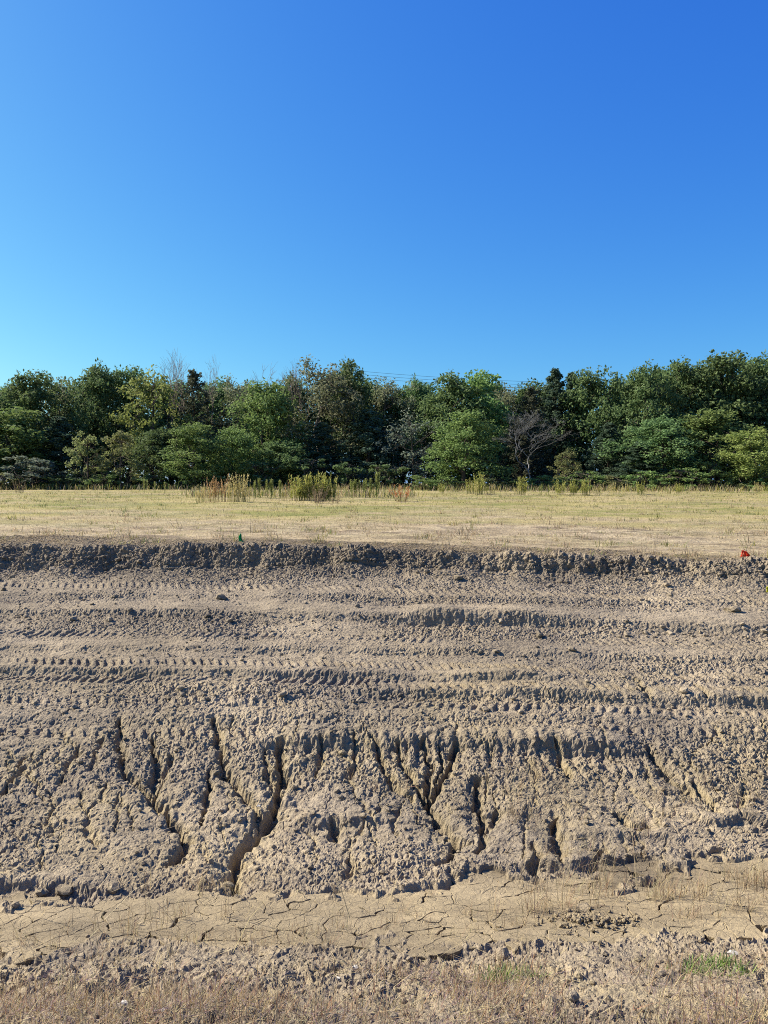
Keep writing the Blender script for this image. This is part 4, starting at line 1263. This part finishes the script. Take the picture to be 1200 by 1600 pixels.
def weed_mesh(kind, seed, H):
    rg = np.random.default_rng(seed); st, lf = Acc(), Acc()
    if kind == 'plume':           # one straight stem with a spindle of narrow leaves
        n = 3
        for k in range(n):
            bx, by = rg.normal(size=2) * 0.05
            h = H * rg.uniform(0.8, 1.0)
            tip = np.array([bx + rg.normal() * 0.03, by + rg.normal() * 0.03, h])
            v, f = tube([(bx, by, -0.05), ((bx + tip[0]) / 2, by, h * 0.5), tip], [0.010, 0.008, 0.003], 4, False); st.add(v, f, (0.150, 0.188, 0.060))
            m = 110
            s = rg.random(m) ** 0.6
            env = 0.10 * np.sin(np.pi * np.clip((s - 0.25) / 0.78, 0, 1)) ** 0.6 + 0.02
            a = rg.random(m) * 2 * math.pi
            pos = np.stack([bx + (tip[0] - bx) * s, by + (tip[1] - by) * s, h * s], 1)
            v, f = blades(pos, a, np.full(m, 0.55), rg.uniform(0, 1.2, m), env * rg.uniform(0.9, 1.6, m) + 0.03, np.full(m, 0.022))
            k_ = rg.random((m, 1)); col = np.array([0.17, 0.21, 0.06]) * (1 - k_) + np.array([0.30, 0.32, 0.11]) * k_
            lf.add(v, f, np.repeat(col, 5, axis=0))
    else:
        C = {'dock': ((0.36, 0.21, 0.10), (0.50, 0.34, 0.17), (0.28, 0.21, 0.09)), 'straw': ((0.42, 0.36, 0.15), (0.56, 0.48, 0.22), (0.36, 0.32, 0.13)),
             'gold': ((0.23, 0.26, 0.065), (0.42, 0.40, 0.11), (0.17, 0.20, 0.06)), 'red': ((0.42, 0.17, 0.075), (0.55, 0.27, 0.12), (0.30, 0.15, 0.07)),
             'brown': ((0.150, 0.106, 0.066), (0.250, 0.188, 0.120), (0.175, 0.125, 0.084))}[kind]
        n = {'dock': 10, 'straw': 16, 'gold': 22, 'red': 22, 'brown': 24}[kind]
        for k in range(n):
            a = rg.random() * 2 * math.pi; r = rg.random() ** 0.5 * 0.28
            bx, by = math.cos(a) * r, math.sin(a) * r
            h = H * rg.uniform(0.4, 1.0)
            lean = rg.uniform(0.05, 0.25) * (1.8 if kind in ('brown', 'red') else 1)
            tip = np.array([bx + math.cos(a) * lean * h, by + math.sin(a) * lean * h, h])
            mid = np.array([bx + math.cos(a) * lean * h * 0.35, by + math.sin(a) * lean * h * 0.35, h * 0.5])
            v, f = tube([(bx, by, -0.05), mid, tip], [0.008, 0.006, 0.003], 3, False); st.add(v, f, C[2])
            m = 26 if kind != 'brown' else 14
            s = rg.uniform(0.45 if kind in ('dock', 'straw', 'red') else 0.25, 1.02, m)
            p = np.array([bx, by, 0]) * (1 - s)[:, None] + tip * s[:, None]
            L = rg.uniform(0.04, 0.10, m) * (1.0 if kind != 'gold' else 1.5)
            v, f = blades(p + rg.normal(size=(m, 3)) * 0.012, rg.random(m) * 2 * math.pi, rg.uniform(0.2, 1.1, m), rg.uniform(0, 1, m), L, np.full(m, 0.020 if kind != 'gold' else 0.032))
            k_ = rg.random((m, 1)); col = np.array(C[0]) * (1 - k_) + np.array(C[1]) * k_
            lf.add(v, f, np.repeat(col, 5, axis=0))
    return st.mesh('weed_stems', M_GRASS), lf.mesh('weed_leaves', M_GRASS)
WEED = {k: [weed_mesh(k, 600 + 10 * i + j, 1.0) for j in range(3)] for i, k in enumerate(('plume', 'dock', 'straw', 'gold', 'red', 'brown'))}
WNAME = {'plume': 'plumed_weed', 'dock': 'dock_plant', 'straw': 'straw_weed', 'gold': 'goldenrod', 'red': 'dock_plant', 'brown': 'dry_shrub'}
WCAT = {'plume': 'weed', 'dock': 'dock', 'straw': 'weed', 'gold': 'goldenrod', 'red': 'dock', 'brown': 'dry shrub'}
_wn = [0]
def weed(px, top, base, kind, label, wide=1.0, group=None, d=None):
    _wn[0] += 1; i = _wn[0]
    if d is None:
        dd = np.linspace(14, 50, 400); hh = EYE - base_z(px_x(px, dd), dd)
        rows = 800 + 1200 * np.tan(np.arctan2(hh, dd) - PITCH)
        d = float(dd[np.argmin(np.abs(rows - base))])
    x = px_x(px, d); z = gz(x, d); h = (EYE - pix_h(top, d)) - z
    root = empty(WNAME[kind], (x, d, z)); root.scale = (h * wide, h * wide, h); root.rotation_euler = (0, 0, i * 1.7)
    tag(root, label, WCAT[kind], group)
    a, b = WEED[kind][i % 3]
    mobj('stems', a, root); mobj('leaves', b, root)
G1 = 'plumed weeds between reddish docks and goldenrod'; G2 = 'plumed weeds right of the goldenrod'
for px, top in ((398, 750), (405, 747), (418, 749), (424, 748), (437, 750)):
    weed(px, top, 779, 'plume', 'slim upright plumed weed between the reddish docks and the goldenrod', 0.9, G1)
for px, top in ((548, 749), (555, 748), (561, 750), (570, 747), (579, 746)):
    weed(px, top, 778, 'plume', 'slim upright plumed weed right of the goldenrod clump', 0.9, G2)
weed(590, 738, 778, 'plume', 'tallest plumed weed, end of the row right of the goldenrod', 1.0)
G3 = 'reddish docks on the field'
for px, top in ((333, 745), (345, 741), (354, 748), (340, 752), (326, 751)):
    weed(px, top, 784, 'dock', 'reddish brown seeding dock in the weed clump before the bright bushy trees', 0.8, G3)
G4 = 'straw coloured weeds beside the docks'
for px, top in ((312, 756), (368, 740), (377, 738), (384, 748), (362, 752), (320, 760)):
    weed(px, top, 785, 'straw', 'pale straw coloured weed standing among the reddish docks', 0.8, G4)
G5 = 'goldenrod clump'
for px, top in ((463, 743), (474, 742), (486, 741), (497, 739), (508, 737), (516, 744), (478, 750), (505, 750)):
    weed(px, top, 783, 'gold', 'yellow green goldenrod in the dense clump beside the plumed weeds', 0.8, G5)
weed(455, 748, 782, 'dock', 'brown seeding dock at the left side of the goldenrod clump', 0.8)
weed(496, 755, 786, 'brown', 'brittle brown shrub in front of the goldenrod clump', 1.2)
weed(524, 772, 786, 'brown', 'low brown broken stalks right of the goldenrod clump', 1.4)
weed(628, 757, 784, 'red', 'orange red dock standing alone on the field', 1.5)
G6 = 'weeds before the right-hand bushes'
for k, (px, top, base, kind) in enumerate(((735, 748, 772, 'gold'), (750, 736, 773, 'gold'), (742, 752, 774, 'straw'), (690, 755, 771, 'gold'), (770, 755, 773, 'straw'), (815, 744, 773, 'gold'), (808, 755, 774, 'straw'),
                                  (845, 756, 774, 'plume'), (857, 757, 774, 'plume'), (875, 750, 774, 'gold'), (895, 748, 774, 'gold'), (915, 748, 774, 'gold'), (935, 752, 774, 'straw'), (955, 752, 774, 'straw'), (975, 755, 774, 'straw'), (1000, 752, 773, 'gold'))):
    lab = {'gold': 'leafy green weed in the strip before the right-hand bushes', 'straw': 'pale dry weed in the strip before the right-hand bushes', 'plume': 'plumed weed under the dead leafless tree'}[kind]
    weed(px, top, base, kind, lab, 0.9, G6)
for px, top, base, kind, lab in ((226, 748, 771, 'plume', 'lone plumed weed before the low dark bush by the saplings'), (242, 752, 771, 'plume', 'shorter plumed weed near the lone one by the saplings'), (257, 753, 771, 'plume', 'short plumed weed left of the bright bushy trees'),
                                 (30, 748, 770, 'brown', 'dry brown weed before the grey-leaved bush'), (1185, 752, 772, 'straw', 'pale dry weed before the yellow green edge tree'), (1060, 755, 772, 'gold', 'leafy weed before the green bush under the low oak')):
    weed(px, top, base, kind, lab, 0.9)

# ------------------------------------------------------------------ grass
def grass_obj(name, label, pos, yaw, lean, curve, length, width, col, cat='grass'):
    v, f = blades(pos, yaw, lean, curve, length, width)
    me = mesh_from(name, v, f, M_GRASS, np.repeat(col, 5, axis=0))
    return tag(mobj(name, me), label, cat, kind='stuff')

STRAW = np.array([0.36, 0.295, 0.175]); TAN = np.array([0.245, 0.178, 0.104]); RUST = np.array([0.20, 0.120, 0.070]); GREYS = np.array([0.175, 0.142, 0.115])
YGR = np.array([0.24, 0.222, 0.068]); GRN = np.array([0.09, 0.128, 0.032])
def palette(n, rg, parts):
    k = rg.choice(len(parts), n, p=np.array([p[1] for p in parts]) / sum(p[1] for p in parts))
    c = np.array([p[0] for p in parts])[k]
    return np.clip(c * rg.uniform(0.75, 1.2, (n, 1)) + rg.normal(size=(n, 3)) * 0.012, 0.01, 0.9)

def field_grass():
    rg = np.random.default_rng(31)
    n = 100000
    # more blades close to the bank, fewer and larger ones far away
    d = 9.0 + (50.0 - 9.0) * rg.random(n) ** 1.5
    x = rg.uniform(-1, 1, n) * (1.0 + 0.56 * d)
    t = t_of(x, d)
    dens = fbm(x * 0.5, d * 0.9, 3, 420) + 0.5 * fbm(x * 3, d * 3, 2, 421)
    edge = line_at(T_FIELD, x)[0]
    keep = (d > edge - 0.25) & (rg.random(n) < np.clip(0.55 + 0.75 * dens + 0.5 * sstep(11, 17, d), 0.12, 1))
    x, d, dens = x[keep], d[keep], dens[keep]; n = len(x)
    z = field_z(x, d) - 0.01
    far = sstep(10, 40, d)
    L = (0.055 + 0.05 * rg.random(n)) * (1 + 0.5 * far) * (0.75 + 0.5 * sstep(-0.2, 0.5, dens))
    W = 0.004 + 0.012 * far
    green = np.clip(0.06 + 1.7 * fbm(x * 0.20, d * 0.55, 3, 430) + 0.62 * sstep(12.5, 24, d), 0, 1)
    c0 = palette(n, rg, [(STRAW * 1.08, 4), (TAN, 3), (GREYS, 2.0)])
    c1 = palette(n, rg, [(YGR * 1.1, 4), (GRN, 1), (STRAW, 1.5)])
    rusty = np.exp(-((x - 6.0) / 3.5) ** 2 - ((d - 14.0) / 2.5) ** 2) + np.exp(-((x + 2.5) / 2.0) ** 2 - ((d - 12.2) / 1.0) ** 2) * 0.6
    c0 = np.where((rg.random(n) < rusty * 0.75)[:, None], palette(n, rg, [(RUST * 1.15, 3), (TAN, 2)]), c0)
    col = np.where((rg.random(n) < green)[:, None], c1, c0)
    lean = np.where(rg.random(n) < 0.72, rg.uniform(0.95, 1.5, n), rg.uniform(0.2, 0.9, n))
    return grass_obj('field_grass', 'short mown yellow green and straw coloured grass of the field', np.stack([x, d, z], 1), rg.random(n) * 2 * math.pi, lean, rg.uniform(-0.3, 0.9, n), L, W, col)
field_grass()

def field_tufts():
    rg = np.random.default_rng(36)
    m = 2600
    d = 9.4 + 36 * rg.random(m) ** 1.9; x = rg.uniform(-1, 1, m) * (1.0 + 0.55 * d)
    e = line_at(T_LIP, x)[0]
    ok = (d > e + 0.12) & (rg.random(m) < np.clip(0.35 + 1.4 * fbm(x * 0.4, d * 0.8, 3, 422), 0.05, 1))
    x, d = x[ok], d[ok]; m = len(x)
    per = 16; k = np.repeat(np.arange(m), per); n = m * per
    gx = x[k] + rg.normal(size=n) * 0.05 * (1 + d[k] * 0.03); gd = d[k] + rg.normal(size=n) * 0.05
    zb = np.where(gd > line_at(T_FIELD, gx)[0], field_z(gx, gd), base_z(gx, gd)) - 0.01
    tone = rg.random(m)[k]
    c0 = palette(n, rg, [(STRAW, 3), (TAN, 2)]); c1 = palette(n, rg, [(YGR, 3), (GRN, 2)])
    col = np.where((tone < 0.30 + 0.35 * sstep(14, 26, d[k]))[:, None], c1, c0)
    L = (0.07 + 0.15 * rg.random(m) ** 2)[k] * rg.uniform(0.5, 1.1, n)
    grass_obj('grass_tufts', 'scattered taller grass tufts across the mown field', np.stack([gx, gd, zb], 1), rg.random(n) * 6.28, rg.uniform(0.1, 1.1, n), rg.uniform(0, 1, n), L, 0.004 + 0.0004 * d[k], col)
field_tufts()

def field_tall_grass():
    """unmown grass round the weeds and along the wood"""
    rg = np.random.default_rng(32)
    n = 26000
    d = rg.uniform(33, 50.5, n); x = rg.uniform(-1, 1, n) * 0.56 * d
    px = 600 + 1200 * x / d
    w1 = np.exp(-((d - 36.5) / 2.6) ** 2) * sstep(270, 320, px) * (1 - sstep(600, 680, px))
    w2 = sstep(47.0, 49.5, d) * 0.9 + sstep(43, 47, d) * sstep(640, 720, px) * 0.8
    keep = rg.random(n) < np.clip(w1 + w2, 0, 1)
    x, d = x[keep], d[keep]; n = len(x)
    col = palette(n, rg, [(YGR, 4), (STRAW, 3), (GRN, 1.5), (TAN, 0.8)])
    return grass_obj('tall_grass', 'taller unmown grass among the weeds and along the wood', np.stack([x, d, field_z(x, d)], 1), rg.random(n) * 2 * math.pi, rg.uniform(0.05, 0.5, n), rg.uniform(0, 0.8, n), rg.uniform(0.22, 0.55, n), np.full(n, 0.03), col)
field_tall_grass()

def near_pts(weight, n, rg):
    i = pick(weight, n, rg)
    return Pi.reshape(-1, 3)[i].copy(), i

def lip_straw():
    """flattened straw on the strip behind the edge of the bank and strewn down the slope"""
    rg = np.random.default_rng(33)
    w = sstep(T_LIP - 0.05, T_LIP + 0.5, Ti) * 9 + oni * (0.10 + 0.5 * SMOOTH[:, inner]) * np.clip(0.3 + fbm(Xi * 0.8, Si * 1.5, 2, 440), 0, 1) * near
    pos, i = near_pts(w * (1 - 0.6 * mi), 17000, rg); n = len(pos)
    pos[:, 2] += 0.006
    yaw = np.where(rg.random(n) < 0.7, rg.normal(size=n) * 0.45 + math.pi * rg.integers(0, 2, n), rg.random(n) * 6.28)
    col = palette(n, rg, [(STRAW * 1.25, 5), (TAN, 2), (GREYS, 2)])
    return grass_obj('loose_straw', 'loose pale straw lying on the bank and its upper edge', pos, yaw, rg.uniform(1.25, 1.6, n), rg.uniform(-0.1, 0.25, n), rg.uniform(0.03, 0.17, n), rg.uniform(0.0025, 0.006, n), col, 'straw')
lip_straw()

def hay():
    rg = np.random.default_rng(38)
    n = 8500
    d = 9.2 + 9.0 * rg.random(n) ** 2.0; x = rg.uniform(-1, 1, n) * (0.4 + 0.55 * d)
    ok = (d > line_at(T_LIP, x)[0] + 0.15) & (rg.random(n) < np.clip(0.45 + 1.2 * fbm(x * 0.35, d * 1.6, 3, 445), 0.05, 1))
    x, d = x[ok], d[ok]; n = len(x)
    z = np.where(d > line_at(T_FIELD, x)[0], field_z(x, d), base_z(x, d)) + 0.012
    yaw = rg.normal(size=n) * 0.40 + math.pi * rg.integers(0, 2, n)
    return grass_obj('hay', 'long pale hay lying flat in streaks behind the top edge of the bank', np.stack([x, d, z], 1), yaw, rg.uniform(1.40, 1.58, n), rg.uniform(-0.05, 0.12, n), rg.uniform(0.10, 0.42, n), rg.uniform(0.005, 0.012, n), palette(n, rg, [(STRAW * 1.35, 5), (STRAW, 2), (TAN, 1.5), (GREYS * 0.9, 1.5)]), 'hay')
hay()

def verge_grass():
    rg = np.random.default_rng(34)
    patchn = fbm(Xi * 1.6, Si * 2.0, 3, 450)
    w = (1 - sstep(T_MUD0 - 0.45, T_MUD0 + 0.0, Ti + patchn * 0.35)) * (Ti > 0.75) * np.clip(0.25 + 1.6 * patchn + 0.6 * (1 - sstep(1.0, 1.5, Ti)), 0.03, 1)
    pos, i = near_pts(w, 23000, rg); n = len(pos)
    lean = np.where(rg.random(n) < 0.6, rg.uniform(0.05, 0.6, n), rg.uniform(0.8, 1.5, n))
    col = palette(n, rg, [(TAN * 1.15, 4), (RUST * 1.25, 3), (STRAW * 1.05, 3), (GREYS, 1.2)])
    grass_obj('dry_verge_grass', 'short rust and straw coloured dry grass covering the verge', pos, rg.random(n) * 6.28, lean, rg.uniform(-0.2, 0.9, n), rg.uniform(0.025, 0.105, n), rg.uniform(0.0013, 0.0028, n), col)
    pos, i = near_pts(w, 13000, rg); n = len(pos); pos[:, 2] += 0.008
    col = palette(n, rg, [(GREYS, 5), (STRAW, 2), (np.array([0.25, 0.19, 0.185]), 4)])
    grass_obj('grass_litter', 'greyish dead grass litter matted on the verge', pos, rg.random(n) * 6.28, rg.uniform(1.1, 1.65, n), rg.uniform(-0.3, 0.5, n), rg.uniform(0.02, 0.08, n), rg.uniform(0.0012, 0.0028, n), col, 'litter')
verge_grass()

def verge_straws():
    rg = np.random.default_rng(39)
    w = (1 - sstep(T_MUD0 - 0.1, T_MUD0 + 0.5, Ti)) * (Ti > 0.8)
    pos, i = near_pts(w, 900, rg); n = len(pos); pos[:, 2] += 0.012
    grass_obj('broken_straws', 'long broken pale straws lying across the verge', pos, rg.random(n) * 6.28, np.where(rg.random(n) < 0.85, rg.uniform(1.2, 1.6, n), rg.uniform(0.5, 1.1, n)), rg.uniform(-0.2, 0.5, n), rg.uniform(0.05, 0.18, n), rg.uniform(0.0014, 0.0026, n), palette(n, rg, [(STRAW * 1.25, 4), (TAN * 1.2, 1)]), 'straw')
verge_straws()

def slope_grass():
    """thin standing dead grass on the lower slope and over the ditch"""
    rg = np.random.default_rng(35)
    spots = [(1010, 1400, 0.42, 0.16, 430, 0.17), (1130, 1408, 0.30, 0.14, 330, 0.15), (940, 1395, 0.22, 0.14, 220, 0.18), (850, 1420, 0.16, 0.12, 160, 0.22), (700, 1440, 0.5, 0.12, 260, 0.09),
             (830, 1240, 0.35, 0.3, 260, 0.22), (1150, 1250, 0.35, 0.25, 260, 0.16), (1000, 1270, 0.4, 0.2, 300, 0.18), (350, 1390, 0.30, 0.10, 170, 0.20), (250, 1440, 0.30, 0.10, 150, 0.15),
             (430, 1470, 0.45, 0.08, 420, 0.10), (100, 1480, 0.40, 0.08, 260, 0.12), (900, 1345, 0.35, 0.08, 240, 0.14), (600, 1390, 0.5, 0.06, 120, 0.08), (560, 1240, 0.3, 0.2, 120, 0.10), (1180, 1380, 0.25, 0.12, 300, 0.16)]
    ps, ls = [], []
    for px, py, rx, rd_, n, L in spots:
        x0, d0, _ = pix_world(px, py)
        nc_ = max(4, n // 14); k_ = rg.integers(0, nc_, n)
        x = x0 + (rg.normal(size=nc_) * rx * 0.6)[k_] + rg.normal(size=n) * 0.022; d = d0 + (rg.normal(size=nc_) * rd_ * 0.8)[k_] + rg.normal(size=n) * 0.02
        # height of the broken ground there
        ri = np.clip(np.searchsorted(rows_t, t_of(x, d)), 1, NROW - 2)
        ci = np.array([int(np.searchsorted(X[r_], x_)) for r_, x_ in zip(ri, x)]).clip(1, len(cc) - 2)
        z = P[ri, ci, 2]; mm = mud[ri, ci]
        z = np.where(mm > 0.8, base_z(x, d) + mud_surface(x, d), z) - 0.005
        ps.append(np.stack([x, d, z], 1)); ls.append(L * rg.uniform(0.15, 1.2, n) * (0.6 + 0.4 * rg.random(n)))
    pos = np.concatenate(ps); L = np.concatenate(ls); n = len(pos)
    col = palette(n, rg, [(STRAW * 1.05, 4), (TAN, 3), (RUST, 1)])
    grass_obj('standing_dead_grass', 'thin standing dead grass stalks at the ditch and lower slope', pos, rg.random(n) * 6.28, np.abs(rg.normal(size=n)) * 0.34, rg.uniform(0, 1.1, n), L, rg.uniform(0.0014, 0.0026, n), col)
    # long bent stalks lying across
    st = [(300, 1330, 0.5), (590, 1420, 0.35), (300, 1440, 0.4), (420, 1430, 0.3), (120, 1450, 0.45), (860, 1230, 0.5), (790, 1270, 0.35), (980, 1290, 0.45), (1030, 1370, 0.5), (930, 1360, 0.45), (1110, 1350, 0.4), (640, 1260, 0.3), (380, 1240, 0.3), (200, 1400, 0.35), (480, 1395, 0.3), (70, 1500, 0.4), (340, 1500, 0.35)]
    ps = []
    for px, py, L in st:
        for _ in range(3):
            x, d, z = pix_world(px + rg.normal() * 25, py + rg.normal() * 10)
            ps.append((x, d, z + 0.01, L * rg.uniform(0.5, 1)))
    ps = np.array(ps); n = len(ps)
    grass_obj('bent_stalks', 'long pale grass stalks bent over the ditch and gullies', ps[:, :3], rg.random(n) * 6.28, rg.uniform(0.2, 1.0, n), rg.uniform(0.5, 1.6, n), ps[:, 3] * 0.8, rg.uniform(0.0025, 0.004, n), palette(n, rg, [(STRAW * 1.1, 1)]))
slope_grass()

def green_tuft(px, py, r, n, L, label, seed, name='green_sprouts'):
    rg = np.random.default_rng(seed)
    x0, d0, z0 = pix_world(px, py)
    ii = np.argmin((P[..., 0] - x0) ** 2 + (P[..., 1] - d0) ** 2); z0 = float(P.reshape(-1, 3)[ii, 2])
    a = rg.random(n) * 6.28; q = np.sqrt(rg.random(n))
    x = np.cos(a) * q * r * 1.5; d = np.sin(a) * q * r
    pos = np.stack([x, d, np.full(n, -0.02)], 1)
    col = palette(n, rg, [(np.array([0.13, 0.21, 0.05]), 3), (np.array([0.21, 0.28, 0.09]), 2), (TAN, 0.6)])
    v, f = blades(pos, rg.random(n) * 6.28, rg.uniform(0.1, 0.9, n), rg.uniform(0, 1, n), L * rg.uniform(0.5, 1.1, n), np.full(n, 0.0045))
    o = mobj(name, mesh_from(name, v, f, M_GRASS, np.repeat(col, 5, axis=0))); o.location = (x0, d0, z0)
    return tag(o, label, 'sprouts')
green_tuft(803, 1538, 0.075, 420, 0.06, 'low patch of fresh green sprouts in the dry verge below the crumb heap', 1)
green_tuft(1122, 1532, 0.085, 420, 0.06, 'low patch of fresh green sprouts in the verge below the pale flat stone', 2)
green_tuft(1068, 1530, 0.045, 150, 0.05, 'small sparse patch of green sprouts beside the bigger patch', 3)
